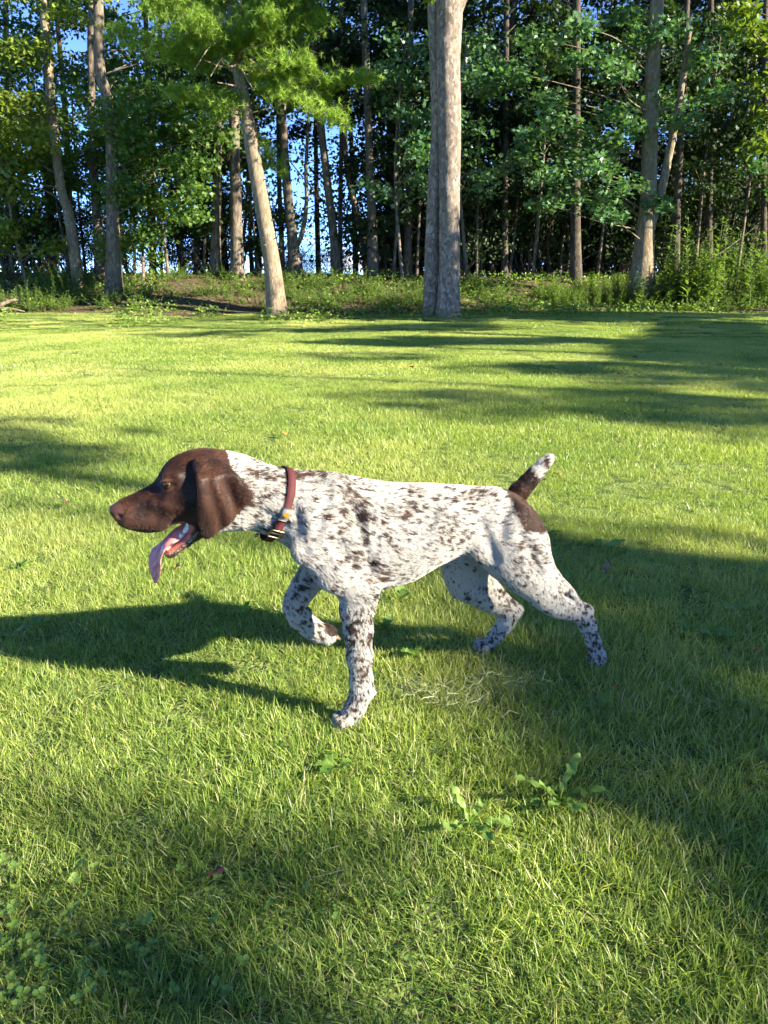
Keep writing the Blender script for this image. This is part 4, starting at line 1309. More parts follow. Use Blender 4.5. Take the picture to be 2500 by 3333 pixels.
# tongue: a cupped strip hanging over the lower lip
TONGUE = simple_mat('wet_tongue', (.56, .20, .19), rough=.28, spec=.5, var=.25, scale=70, bump=.15)
def tongue():
    path = [(640, 1690, .000, .020), (608, 1710, .000, .024), (578, 1729, .002, .025), (551, 1752, .005, .025), (530, 1777, .008, .024), (518, 1800, .010, .0235), (513, 1826, .012, .0215), (512, 1850, .012, .0185), (511, 1872, .012, .0135), (509, 1888, .012, .008), (508, 1896, .012, .003)]
    C = np.array([dp(x, y, v) for x, y, v, w in path]); Wd = np.array([w for *_, w in path])
    t = np.linspace(0, 1, len(C)); tt = np.linspace(0, 1, 46)
    C = np.stack([np.interp(tt, t, C[:, a]) for a in range(3)], 1); Wd = np.interp(tt, t, Wd)
    for _ in range(3):
        C[1:-1] = (C[:-2] + 2 * C[1:-1] + C[2:]) / 4
    V = []; nc = 17
    for i in range(len(C)):
        T = C[min(i + 1, len(C) - 1)] - C[max(i - 1, 0)]; T /= np.linalg.norm(T)
        tw = smooth(.25, .75, tt[i])
        w = np.array([-.62 * tw, 1, 0]); w -= T * (w @ T); w /= np.linalg.norm(w)
        nrm = np.cross(T, w); nrm *= np.sign(nrm @ np.array([.6, 0, 1]))
        th = .0085 - .0065 * smooth(0, .7, tt[i])
        for j in range(nc):
            q = -1 + 2 * j / (nc - 1)
            cv = -.45 + .80 * smooth(.15, .6, tt[i]); z = cv * Wd[i] * (q * q) - .22 * Wd[i] * math.exp(-(q / .18) ** 2) + .0008 * math.sin(i * .9 + j)
            V.append(C[i] + w * Wd[i] * q + nrm * (z + th * math.sqrt(max(0, 1 - q * q))))
        for j in range(nc):
            q = 1 - 2 * j / (nc - 1)
            z = cv * Wd[i] * (q * q)
            V.append(C[i] + w * Wd[i] * q + nrm * (z - th * math.sqrt(max(0, 1 - q * q))))
    s = 2 * nc
    Fq = [(i * s + j, i * s + (j + 1) % s, (i + 1) * s + (j + 1) % s, (i + 1) * s + j) for i in range(len(C) - 1) for j in range(s)]
    o = obj('tongue', make_mesh('tongue', ob(np.array(V)), np.array(Fq), TONGUE), dog)
    o['label'] = 'long pink tongue hanging from the open mouth'
tongue()
TOOTH = simple_mat('tooth_enamel', (.72, .70, .62), rough=.25, spec=.5, var=.06)
def tooth(x, y, v, h, r, lean=0.0, bx=0, by=0):
    c = dp(x, y, v); tip = c + np.array([.35 * h + lean, 0, h])
    p = [c - np.array([.15 * h, 0, .35 * h]), c, c + (tip - c) * .5, tip]
    V, Fc = ring_tube(p, [r, r, r * .72, r * .12], 10, flat=1.35)
    obj('tooth', make_mesh('tooth', ob(V), Fc, TOOTH), dog)
for sg in (1, -1):
    for x, y, h, r in ((618, 1703, .008, .0060), (611, 1717, .0075, .0055), (603, 1729, .0065, .0045), (590, 1744, .0055, .0040), (577, 1759, .0045, .0032)):
        tooth(x, y, .0290 * sg - .010 * sg * (622 - x) / 60, h, r)
    tooth(546, 1784, .0125 * sg, .012, .0042)
CLAW = simple_mat('claw_horn', (.16, .11, .075), rough=.35, spec=.4)
for p_, d_ in CLAWS:
    d_ = d_ / np.linalg.norm(d_)
    V, Fc = ring_tube([p_ - d_ * .006, p_, p_ + d_ * .007 - np.array([0, 0, .001]), p_ + d_ * .012 - np.array([0, 0, .004])], [.0032, .003, .0022, .0004], 8)
    obj('claw', make_mesh('claw', ob(V), Fc, CLAW), dog)

# ---- collar
dog_bvh = BVHTree.FromPolygons([tuple(v) for v in DVt], [tuple(q) for q in DQ])
STRAP = simple_mat('maroon_webbing', (.066, .018, .019), rough=.75, spec=.2, var=.12, scale=500, bump=.4)
STRAP2 = simple_mat('stitched_webbing', (.075, .016, .018), rough=.7, spec=.2, var=.5, scale=260, bump=.6)
BRASS = simple_mat('antique_brass', (.33, .25, .15), rough=.32, metal=1.0, var=.1)
PLATE = simple_mat('silver_foil', (.24, .23, .21), rough=.45, metal=.35, var=.2, scale=200)
ORANGE = simple_mat('orange_emblem', (.42, .125, .012), rough=.4, var=.1)
def collar():
    top = dp(936, 1534, 0); bot = dp(868, 1742, 0)
    ax = (top - bot); ln = np.linalg.norm(ax); ax /= ln
    cen = (top + bot) / 2
    nrm = np.array([ax[2], 0, -ax[0]])                 # towards the head
    if nrm[0] < 0: nrm = -nrm
    n = 96
    mid = []
    for i in range(n):
        th = 2 * math.pi * i / n
        d = ax * math.cos(th) + np.array([0, 1, 0]) * math.sin(th)
        h = dog_bvh.ray_cast(Vector(cen + d * .3), Vector(-d), .3)
        r = np.linalg.norm(np.array(h[0]) - cen) if h[0] is not None else .1
        mid.append(r)
    mid = np.array(mid)
    for _ in range(5):
        mid = (np.roll(mid, 1) + 2 * mid + np.roll(mid, -1)) / 4
    th = 2 * np.pi * np.arange(n) / n
    mid = mid + .0045 + .009 * np.clip(-np.cos(th), 0, 1) ** 3
    D = ax * np.cos(th)[:, None] + np.array([0, 1, 0]) * np.sin(th)[:, None]
    HW = .0088
    def band(i0, i1, hw, t0, t1, wrap=False):
        V = []
        ids = list(range(i0, i1 + 1))
        for i in ids:
            j = i % n
            for off, t in ((-hw, t0), (-hw, t1), (hw, t1), (hw, t0)):
                V.append(cen + D[j] * (mid[j] + t) + nrm * off)
        V = np.array(V); m = len(ids)
        Fq = []
        rng_ = range(m - 1)
        for a in rng_:
            for k in range(4):
                Fq.append((a * 4 + k, a * 4 + (k + 1) % 4, (a + 1) * 4 + (k + 1) % 4, (a + 1) * 4 + k))
        if not wrap:
            Fq += [(0, 1, 2, 3), ((m - 1) * 4 + 3, (m - 1) * 4 + 2, (m - 1) * 4 + 1, (m - 1) * 4)]
        return ob(V), np.array(Fq)
    V, Fq = band(0, n, HW, 0, .0024, True)
    strap = obj('collar', make_mesh('collar', V, Fq, STRAP, False), dog)
    strap['label'] = 'maroon webbing collar with brass buckle'
    # where along the near side the fittings sit
    W = DO + (cen + D * mid[:, None]) @ np.stack([DU, DV, [0, 0, 1]])
    _, py = pixel(W)
    near = np.arange(2, n // 2 - 1)
    def idx(y): return int(near[np.argmin(np.abs(py[near] - y))])
    i0, i1 = sorted((idx(1657), idx(1692)))
    V, Fq = band(i0, i1, HW + .0008, .0026, .0040)
    pl = obj('name_plate', make_mesh('name_plate', V, Fq, PLATE, False), strap)
    ic = (i0 + i1) // 2
    c = cen + D[ic] * (mid[ic] + .0042); tg = np.cross(nrm, D[ic])
    V = [c + D[ic] * .0006]; m = 28
    for a in range(m):
        q = 2 * math.pi * a / m
        rr = .0066 * (1 + .03 * math.sin(5 * q))
        V.append(c + nrm * math.cos(q) * rr + tg * math.sin(q) * rr * .85 - nrm * .001)
    obj('emblem', make_mesh('emblem', ob(np.array(V)), np.array([(0, 1 + a, 1 + (a + 1) % m) for a in range(m)]), ORANGE), strap)
    i2 = idx(1727)
    a0, a1 = sorted((idx(1694), i2))
    V, Fq = band(a0, a1, HW + .0003, .0026, .0050)
    obj('stitched_end', make_mesh('stitched_end', V, Fq, STRAP2, False), strap)
    # buckle: rounded frame with a centre bar
    c = cen + D[i2] * (mid[i2] + .0065); tg = np.cross(nrm, D[i2])
    if tg[2] > 0: tg = -tg
    c = c + tg * .006
    hw, hl = .0155, .0125
    path = []
    for sx, sy in ((1, 1), (-1, 1), (-1, -1), (1, -1)):
        for k in range(4):
            ang = {(1, 1): 0, (-1, 1): 90, (-1, -1): 180, (1, -1): 270}[(sx, sy)] + k * 30
            path.append(c + nrm * (sx * (hw - .004) + .004 * math.cos(math.radians(ang))) + tg * (sy * (hl - .004) + .004 * math.sin(math.radians(ang))))
    def tube3(path, r, closed):
        path = np.array(path); k = len(path); V = []; S = 8
        for i in range(k):
            t = path[(i + 1) % k] - path[i - 1] if closed else path[min(i + 1, k - 1)] - path[max(0, i - 1)]
            t /= np.linalg.norm(t); a = D[i2]; b = np.cross(t, a); b /= np.linalg.norm(b)
            for j in range(S):
                q = 2 * math.pi * j / S
                V.append(path[i] + (a * math.cos(q) + b * math.sin(q)) * r)
        Fq = [(i * S + j, i * S + (j + 1) % S, ((i + 1) % k) * S + (j + 1) % S, ((i + 1) % k) * S + j) for i in range(k if closed else k - 1) for j in range(S)]
        return ob(np.array(V)), np.array(Fq)
    V, Fq = tube3(path, .0017, True)
    obj('buckle', make_mesh('buckle', V, Fq, BRASS), strap)
    V, Fq = tube3([c + nrm * hw * q - tg * .002 for q in (-1, -.5, 0, .5, 1)], .0016, False)
    obj('buckle_bar', make_mesh('buckle_bar', V, Fq, BRASS), strap)
    # tag ring on the far side of the throat
    c2 = cen + D[n // 2 + 4] * (mid[n // 2 + 4] + .006) + nrm * .014
    bm = bmesh.new(); bmesh.ops.create_uvsphere(bm, u_segments=12, v_segments=8, radius=.005)
    me = bpy.data.meshes.new('stud'); bm.to_mesh(me); bm.free(); me.materials.append(BRASS)
    obj('stud', me, strap, ob(c2))
collar()
# ------------------------------------------------------------------ undergrowth along the wood edge
def stem_plant(h, nl, size, tpl, spread, rng, whorl=False, top_tint=.2):
    """a leafy stem; returns stem parts, leaf parts in local space"""
    tipv = np.array([rng.normal(0, spread), rng.normal(0, spread), h])
    P = curve([np.zeros(3), tipv * .5 + np.array([rng.normal(0, .03), rng.normal(0, .03), 0]), tipv], 7)
    st = [limb(P, np.linspace(.006, .002, 7), 4)]
    t = rng.uniform(.12, 1.0, nl)
    i = np.clip((t * 6), 0, 5.99).astype(int); f = (t * 6 - i)[:, None]
    C = P[i] * (1 - f) + P[i + 1] * f
    ang = rng.uniform(0, 6.283, nl)
    n = nl
    x = np.stack([np.cos(ang), np.sin(ang), rng.uniform(-.1, .7, n)], 1); x /= np.linalg.norm(x, axis=1, keepdims=True)
    y = np.cross(np.array([0, 0, 1.0]), x); y /= np.linalg.norm(y, axis=1, keepdims=True)
    nn = np.cross(x, y)
    s = size * (1.1 - .55 * t) * rng.uniform(.7, 1.2, n)
    tv, tf = tpl
    V = C[:, None] + s[:, None, None] * (tv[None, :, :1] * x[:, None] + tv[None, :, 1:2] * y[:, None] + tv[None, :, 2:] * nn[:, None])
    lf = (V.reshape(-1, 3), (tf[None] + (np.arange(n) * len(tv))[:, None, None]).reshape(-1, tf.shape[1]), np.repeat(np.clip(rng.random(n) * .6 + top_tint * t, 0, .9), len(tv)))
    return st, lf
STEM = simple_mat('green_stem', (.07, .10, .03), rough=.7)
LEAF_LANCE = (np.array([(0, 0, 0), (.3, .10, .03), (.65, .08, .02), (1, 0, -.08), (.65, -.08, .02), (.3, -.10, .03)]), np.array([(0, 5, 1), (1, 5, 4), (1, 4, 2), (2, 4, 3)]))

def plant_variants(k, maker):
    out = []
    for i in range(k):
        st, lf = maker(np.random.default_rng(500 + i * 7 + k))
        V, Fs, t = merge(st); ms = make_mesh('stem', V, Fs, STEM, True)
        V, Fs, t = merge(lf); ml = make_mesh('foliage', V, Fs, HERB, False, dict(tint=t))
        out.append((ms, ml))
    return out
def shrub_maker(h, w, nst, nl, size, tpl):
    def f(rng):
        st, lf = [], []
        for _ in range(nst):
            hh = h * rng.uniform(.55, 1.1)
            s_, l_ = stem_plant(hh, nl, size, tpl, w * .35, rng)
            off = np.array([rng.normal(0, w * .33), rng.normal(0, w * .33), 0])
            st += [(a + off, b, c) for a, b, c in s_]; lf.append((l_[0] + off, l_[1], l_[2]))
        return st, lf
    return f
LOW = plant_variants(5, shrub_maker(.38, .55, 16, 13, .085, LEAF_OVAL))
BUSH = plant_variants(3, shrub_maker(.85, .9, 26, 20, .085, LEAF_OVAL))
ROD = plant_variants(5, shrub_maker(.95, .18, 4, 60, .15, LEAF_LANCE))
WEED = plant_variants(4, shrub_maker(.55, .30, 5, 26, .10, LEAF_LANCE))
def place_plant(name, var, px, Yd, label, cat, group, scl=1.0):
    g = on_ground(px, Yd)
    r = obj(name, None, loc=g - np.array([0, 0, .02]))
    r.rotation_euler = (0, 0, RNG.uniform(0, 6.28)); r.scale = (scl,) * 3
    tag(r, label, cat, group)
    ms, ml = var[RNG.integers(len(var))]
    obj('stem', ms, r)['kind'] = 'stuff'; obj('foliage', ml, r)['kind'] = 'stuff'
    return r
for k in range(210):
    px = RNG.uniform(-40, 1700)
    x = (px - 829) / PXM * 20
    e = float(wood_edge(x))
    gapL = 330 < px < 480
    Yd = e + (RNG.uniform(.5, 4.0) if not gapL else RNG.uniform(2.2, 4.5))
    place_plant('low_shrub', LOW, px, Yd, 'low leafy plant among the undergrowth on the bank', 'plant', 'low plants on the wooded bank', RNG.uniform(.55, 1.25))
for (px, Yd, s), w_ in ordered(((880, 18.55, 1.05), (905, 18.7, .9), (850, 18.9, .8), (815, 19.3, .8))):
    place_plant('bush', BUSH, px, Yd, 'leafy green bush left of the double trunk foot, %s of four' % w_, 'bush', 'bushes by the double trunk', s * .8)
for (px, Yd, s), w_ in ordered(((130, 21.6, 1.1), (95, 21.2, 1.0), (175, 21.4, 1.05), (200, 21.8, .9))):
    place_plant('bush', BUSH, px, Yd, 'rounded bush before the slender left trunk, %s of four' % w_, 'bush', 'bushes at the left of the bank', s)
place_plant('bush', WEED, 248, 20.2, 'small leafy sapling right in front of the patchy upright trunk', 'bush', None, .8)
for (px, Yd, s), w_ in ordered(((1040, 20.0, .9), (1070, 20.3, .8), (1120, 20.3, .8), (690, 19.8, .7), (640, 20.2, .7), (740, 20.0, .75), (800, 20.4, .7))):
    place_plant('bush', BUSH, px, Yd, 'sunlit low bush on the bank behind the tree feet, %s' % w_, 'bush', 'sunlit low bushes on the bank', s * .7)
for k in range(95):
    px = RNG.choice([RNG.uniform(1170, 1300), RNG.uniform(1300, 1680), RNG.uniform(1400, 1680)])
    tall = 1.35 if px > 1440 else (.8 if px > 1330 else .5)
    place_plant('goldenrod', ROD, px, float(wood_edge((px - 829) / PXM * 20)) + RNG.uniform(.7, 2.0), 'tall narrow-leaved goldenrod in the stand on the right', 'plant', 'goldenrod stand at the right', tall * RNG.uniform(.8, 1.75))
for (px, Yd), w_ in ordered(((20, 19.4), (45, 19.6), (68, 19.2), (80, 19.5), (5, 19.8))):
    place_plant('tall_weed', ROD, px, Yd, 'wispy tall weed by the fallen branch, %s of five' % w_, 'plant', 'tall weeds at the left edge', RNG.uniform(.6, .9))
# fallen branch at the far left
g = on_ground(2, 19.2)
fb = obj('fallen_branch', make_mesh('fallen_branch', *[(lambda m: (m[0], m[1]))(merge([limb(curve([(-.9, .1, .05), (-.2, 0, .12), (.35, .05, .30), (.5, .1, .22)], 14), np.linspace(.07, .03, 14), 8),
     limb(curve([(-.3, 0, .10), (.3, -.15, .10), (.7, -.2, .03)], 8), np.linspace(.05, .02, 8), 7)]))][0], BARK_PINE), loc=g)
tag(fb, 'weathered fallen branch lying at the left end of the bank', 'branch')

# ground cover on the bank, too small to count
def cover():
    n = 30000
    x = RNG.uniform(-15, 14, n); e = wood_edge(x)
    y = e + RNG.uniform(-.25, 1, n) ** 1 * 5.2
    p = np.stack([x * .55, y * .8, x * 0], -1)
    k = vnoise(p, 12) + .5 * vnoise(p * 3, 13)
    k = k + .35 * smooth(0, 3, x) - .25 * np.exp(-((x + 3.6) / 1.6) ** 2) + .2 * smooth(1.5, 3.5, y - e)
    m = k > -.15
    x, y = x[m], y[m]
    z = ground_z(x, y) + RNG.random(len(x)) ** 1.5 * .22
    V, Fc, t = leaves(np.stack([x, y, z], -1), .085, LEAF_OVAL, .6, RNG.random(len(x)) * .85)
    o = obj('ground_cover', make_mesh('ground_cover', V, Fc, HERB, False, dict(tint=t)))
    tag(o, 'small leaves carpeting the bank under the trees', 'ground cover', kind='stuff')
    # dead leaves
    n = 7000
    x = RNG.uniform(-14, 14, n); y = wood_edge(x) + RNG.uniform(-.3, 6, n)
    z = ground_z(x, y) + .012
    V, Fc, t = leaves(np.stack([x, y, z], -1), .085, LEAF_OVAL, .35, RNG.random(n))
    o = obj('leaf_litter', make_mesh('leaf_litter', V, Fc, leaf_mat('dead_leaf', (.09, .055, .03), (.26, .17, .10), .1, .8), False, dict(tint=t)))
    tag(o, 'brown dead leaves scattered over the bank', 'leaf litter', kind='stuff')
cover()

# ------------------------------------------------------------------ lawn grass: patches of blades set out over the ground
def blade_patch(rad, n, ln, wd, segs, rng, dead=.05):
    r = rad * np.sqrt(rng.random(n)); a = rng.uniform(0, 6.283, n)
    C = np.stack([r * np.cos(a), r * np.sin(a), np.zeros(n) - .004], 1)
    comb = np.array([math.cos(rng.uniform(0, 6.28)), math.sin(rng.uniform(0, 6.28))])
    ang = rng.uniform(0, 6.283, n)
    lean = np.abs(rng.normal(.50, .36, n))
    d = np.stack([np.cos(ang), np.sin(ang)], 1) + comb * .55
    d /= np.linalg.norm(d, axis=1, keepdims=True)
    L = ln * rng.uniform(.45, 1.25, n); W = wd * rng.uniform(.6, 1.3, n)
    side = np.stack([-d[:, 1], d[:, 0], np.zeros(n)], 1)
    tw = rng.normal(0, .9, n)
    side = side * np.cos(tw)[:, None] + np.stack([d[:, 0], d[:, 1], np.zeros(n)], 1) * np.sin(tw)[:, None]
    bend = rng.uniform(.0, 1.0, n)
    rings = []
    for k in range(segs + 1):
        t = k / segs
        th = lean + bend * t
        th = np.minimum(th, 1.45)
        if k == 0:
            p = C.copy()
        else:
            step = L / segs
            p = p + np.stack([d[:, 0] * np.sin(th) * step, d[:, 1] * np.sin(th) * step, np.cos(th) * step], 1)
        rings.append((p, W * (1 - .85 * t ** 1.6)))
    V = []
    for p, w in rings[:-1]:
        V += [p - side * w[:, None] / 2, p + side * w[:, None] / 2]
    V.append(rings[-1][0])
    m = len(V)
    V = np.stack(V, 1)
    tri = []
    for k in range(segs - 1):
        tri += [(2 * k, 2 * k + 1, 2 * k + 3), (2 * k, 2 * k + 3, 2 * k + 2)]
    k = segs - 1
    tri.append((2 * k, 2 * k + 1, m - 1))
    Fc = np.array(tri)[None] + (np.arange(n) * m)[:, None, None]
    t = np.clip(rng.normal(.45, .30, n), 0, .9)
    dm = rng.random(n) < dead
    t = np.where(dm, rng.uniform(.94, 1.0, n), t)
    return V.reshape(-1, 3), Fc.reshape(-1, 3), np.repeat(t, m)
GRASS = leaf_mat('grass_blade', (.052, .165, .022), (.490, .570, .110), .42, .38, dry=(.52, .45, .27), wscale=.55)

def grass_field(name, patches, P, rot, scl, idx, label):
    """instances of blade patches on the points P, one object"""
    col = bpy.data.collections.new(name + '_patches')
    for i, (V, Fc, t) in enumerate(patches):
        me = make_mesh('blade_patch', V, Fc, GRASS, True, dict(tint=t))
        o = bpy.data.objects.new('%s_patch_%02d' % (name, i), me)
        col.objects.link(o)
    me = bpy.data.meshes.new(name)
    me.vertices.add(len(P)); me.vertices.foreach_set('co', P.astype(np.float32).ravel())
    for k, v, ty in (('rot', rot, 'FLOAT_VECTOR'), ('scl', scl, 'FLOAT'), ('idx', idx, 'INT')):
        a = me.attributes.new(k, ty, 'POINT')
        a.data.foreach_set('vector' if ty == 'FLOAT_VECTOR' else 'value', np.ascontiguousarray(v, np.int32 if ty == 'INT' else np.float32).ravel())
    me.materials.append(GRASS)
    o = obj(name, me)
    tag(o, label, 'grass', kind='stuff')
    ng = bpy.data.node_groups.new(name + '_nodes', 'GeometryNodeTree')
    ng.interface.new_socket('Geometry', in_out='INPUT', socket_type='NodeSocketGeometry')
    ng.interface.new_socket('Geometry', in_out='OUTPUT', socket_type='NodeSocketGeometry')
    gi = ng.nodes.new('NodeGroupInput'); go = ng.nodes.new('NodeGroupOutput')
    ci = ng.nodes.new('GeometryNodeCollectionInfo')
    ci.inputs['Collection'].default_value = col
    ci.inputs['Separate Children'].default_value = True
    ci.inputs['Reset Children'].default_value = True
    ip = ng.nodes.new('GeometryNodeInstanceOnPoints')
    ip.inputs['Pick Instance'].default_value = True
    def named(nm, ty):
        n = ng.nodes.new('GeometryNodeInputNamedAttribute'); n.data_type = ty
        n.inputs['Name'].default_value = nm
        return n.outputs['Attribute']
    ng.links.new(gi.outputs[0], ip.inputs['Points'])
    ng.links.new(ci.outputs[0], ip.inputs['Instance'])
    ng.links.new(named('idx', 'INT'), ip.inputs['Instance Index'])
    ng.links.new(named('rot', 'FLOAT_VECTOR'), ip.inputs['Rotation'])
    ng.links.new(named('scl', 'FLOAT'), ip.inputs['Scale'])
    ng.links.new(ip.outputs[0], go.inputs[0])
    md_ = o.modifiers.new('grass', 'NODES'); md_.node_group = ng
    return o

def scatter(y0, y1, step, margin, jitter=.9):
    pts = []
    y = y0
    while y < y1:
        hw = (y + .5) * .60 + margin
        x = -hw
        while x < hw:
            pts.append((x + RNG.uniform(-.5, .5) * step * jitter, y + RNG.uniform(-.5, .5) * step * jitter))
            x += step
        y += step
    p = np.array(pts)
    p = p[p[:, 1] < wood_edge(p[:, 0]) + .25]
    return p

def field(name, y0, y1, step, margin, patches, label, slope=True):
    p = scatter(y0, y1, step, margin)
    z = ground_z(p[:, 0], p[:, 1])
    n = len(p)
    h = .8 + .25 * vnoise(np.stack([p[:, 0] * 1.1, p[:, 1] * 1.1, z * 0], -1), 41) + .15 * vnoise(np.stack([p[:, 0] * 4, p[:, 1] * 4, z * 0], -1), 42)
    rot = np.stack([np.zeros(n), np.zeros(n), RNG.uniform(0, 6.283, n)], 1)
    if slope:
        gx_ = (ground_z(p[:, 0] + .1, p[:, 1]) - z) / .1; gy_ = (ground_z(p[:, 0], p[:, 1] + .1) - z) / .1
        rot[:, 0] = 0
    return grass_field(name, patches, np.stack([p[:, 0], p[:, 1], z], 1), rot, np.clip(h, .5, 1.3), RNG.integers(0, len(patches), n), label)
_r = np.random.default_rng(77)
near = [blade_patch(.10, 350, .050, .0029, 3, _r, .08) for _ in range(12)]
mid_ = [blade_patch(.20, 640, .048, .0038, 2, _r, .06) for _ in range(8)]
far_ = [blade_patch(.55, 1700, .042, .0080, 2, _r, .07) for _ in range(6)]
field('near_grass', .35, 3.1, .088, .7, near, 'fresh green lawn grass around and in front of the dog')
field('middle_grass', 3.0, 8.2, .20, 1.5, mid_, 'lawn grass behind the dog')
field('far_grass', 8.0, 20.2, .48, 5.0, far_, 'far lawn grass reaching the wood edge')

# ------------------------------------------------------------------ weeds, clover and fallen leaves in the lawn
def lawn_pt(x, y):
    """ground point seen at x, y (1659 frame)"""
    d = ray(x * 2500 / 1659, y * 2500 / 1659)
    t = CAM_H / -d[2]
    for _ in range(6):
        p = _C + d * t
        t = (CAM_H - float(ground_z(p[0], p[1]))) / -d[2]
    return _C + d * t
def strip_leaf(L, W, prof, lift, curl, n=12, wave=0.0, seed=0):
    """a broad leaf with a midrib, lying outwards along +x; prof(t) = half width share"""
    V = []
    z = 0; x = 0
    for i in range(n + 1):
        t = i / n
        th = lift - curl * t
        if i:
            x += L / n * math.cos(th); z += L / n * math.sin(th)
        w = W * prof(t)
        wv = wave * math.sin(t * 17 + seed)
        V += [(x, -w, z + w * .25 + wv), (x, 0, z), (x, w, z + w * .25 - wv)]
    Fq = []
    for i in range(n):
        for j in range(2):
            Fq.append((i * 3 + j, i * 3 + j + 1, (i + 1) * 3 + j + 1, (i + 1) * 3 + j))
    return np.array(V, float), np.array(Fq), np.zeros(len(V))
def toothed(t): return max(.03, (.16 + .84 * t ** .9) * min(1, (1 - t) / .18) * (1 - .62 * ((t * 5.0) % 1) ** 1.5 * (t < .85)))
def oval(t): return max(.03, math.sin(math.pi * min(1, max(0, (t - .12) / .88)) ** .85)) if t > .12 else .07
WEEDLEAF = leaf_mat('weed_leaf', (.085, .190, .034), (.260, .360, .080), .38, .45)
def rosette(name, x, y, nl, L, W, prof, label, cat='weed', group=None, lift=.7):
    p = lawn_pt(x, y)
    root = obj(name, None, loc=p); tag(root, label, cat, group)
    a0 = RNG.uniform(0, 6.28)
    for k in range(nl):
        l = L * RNG.uniform(.55, 1.1) * (1 if prof is toothed else .72)
        V, Fq, t = strip_leaf(l, W * l / L, prof, lift + RNG.normal(0, .22), RNG.uniform(.3, 1.0), 30 if prof is toothed else 9, .004, k)
        o = obj('leaf', make_mesh('leaf', V, Fq, WEEDLEAF, True, dict(tint=np.full(len(V), RNG.uniform(.2, .9)))), root)
        o.rotation_euler = (RNG.normal(0, .15), 0, a0 + 6.283 * k / nl + RNG.normal(0, .3)); o.location = (0, 0, .01)
rosette('dandelion', 1205, 1735, 12, .115, .019, toothed, 'large pale dandelion rosette in the sunlit lower right', 'weed', None, .55)
rosette('dandelion', 1015, 1790, 7, .085, .014, toothed, 'smaller dandelion rosette beside a dark hollow, left of the large one', 'weed', None, .6)
rosette('broadleaf_weed', 895, 1425, 6, .10, .022, oval, 'broad-leaved weed behind the planted foreleg', 'weed', None, .8)
rosette('broadleaf_weed', 868, 1300, 3, .085, .028, oval, 'upright rounded leaf of plantain below the dog belly', 'weed', None, 1.2)
rosette('broadleaf_weed', 830, 1365, 5, .08, .020, oval, 'little weed close behind the planted foreleg', 'weed', None, .9)
rosette('broadleaf_weed', 730, 1665, 5, .09, .022, oval, 'yellow-green weed in front of the dog foot', 'weed', None, .6)
rosette('broadleaf_weed', 1180, 1160, 6, .12, .026, oval, 'weed patch in the shade behind the rump', 'weed', None, .6)
rosette('broadleaf_weed', 1300, 1190, 6, .12, .024, oval, 'second weed behind the rump, nearer the right edge', 'weed', None, .6)
rosette('broadleaf_weed', 1540, 1385, 6, .10, .026, oval, 'bright weed with broad leaves near the right edge', 'weed', None, .8)
rosette('broadleaf_weed', 1600, 1325, 4, .09, .026, oval, 'small round-leaved weed at the right edge', 'weed', None, .9)
rosette('broadleaf_weed', 1480, 1370, 5, .09, .022, oval, 'spreading weed right of the hind foot', 'weed', None, .7)
rosette('broadleaf_weed', 1290, 1540, 6, .08, .020, oval, 'low weed below the stretched hind foot', 'weed', None, .6)
rosette('broadleaf_weed', 85, 1362, 2, .11, .026, oval, 'single pale leaf lying in the dog shadow at the left', 'weed', None, .8)
rosette('broadleaf_weed', 22, 1385, 2, .10, .030, oval, 'broad leaf at the left edge in the dog shadow', 'weed', None, .5)
rosette('broadleaf_weed', 525, 1335, 2, .09, .020, oval, 'upright leaf in the dog shadow before the lifted paw', 'weed', None, 1.1)
rosette('broadleaf_weed', 50, 1230, 6, .10, .022, oval, 'yellowish weed patch in the sun at the left edge', 'weed', None, .6)
rosette('broadleaf_weed', 1075, 1955, 2, .045, .014, oval, 'single rounded leaf standing in the lower right shade', 'weed', None, 1.1)
rosette('broadleaf_weed', 650, 1240, 4, .09, .020, oval, 'light weed in front of the lifted foreleg', 'weed', None, .8)

# clover, three leaflets each
def clover_meshes():
    out = []
    for k in range(3):
        parts = []
        for j in range(3):
            a = 2.094 * j
            V = [(0.001, 0, 0)]
            for q in np.linspace(-1, 1, 9):
                ang = q * 1.25
                V.append((.0095 + .0085 * math.cos(ang * 1.6), .0088 * math.sin(ang * 1.6) * 1.05, .002 * abs(q) + .0015))
            V = np.array(V)
            c, s = math.cos(a), math.sin(a)
            V = np.stack([V[:, 0] * c - V[:, 1] * s, V[:, 0] * s + V[:, 1] * c, V[:, 2] + .006 * np.hypot(V[:, 0], V[:, 1]) / .02], 1)
            parts.append((V, np.array([(0, i, i + 1) for i in range(1, 9)]), np.full(len(V), .3 + .3 * j)))
        V, Fs, t = merge(parts)
        h = .045 + .012 * k
        lf = make_mesh('leaflets', V + np.array([0, 0, h]), Fs, WEEDLEAF, True, dict(tint=t))
        V, Q, t = limb(curve([(0, 0, 0), (.004, .002, h * .5), (0, 0, h)], 5), np.full(5, .0009), 4)
        st = make_mesh('stem', V, Q, STEM)
        out.append((lf, st))
    return out
CL = clover_meshes()
spots = [(RNG.uniform(5, 560), RNG.uniform(1880, 2190)) for _ in range(46)] + [(RNG.uniform(5, 330), RNG.uniform(2000, 2200)) for _ in range(30)] + [(RNG.uniform(560, 900), RNG.uniform(1900, 2150)) for _ in range(9)]
for x, y in spots:
    p = lawn_pt(x, y)
    r = obj('clover', None, loc=p, rot=(RNG.normal(0, .25) + .15, RNG.normal(0, .25), RNG.uniform(0, 6.28)), scl=RNG.uniform(.38, .66))
    tag(r, 'three-leaved clover among the grass at the lower left', 'clover', 'clover at the lower left')
    lf, st = CL[RNG.integers(3)]
    obj('leaflets', lf, r); obj('stem', st, r)

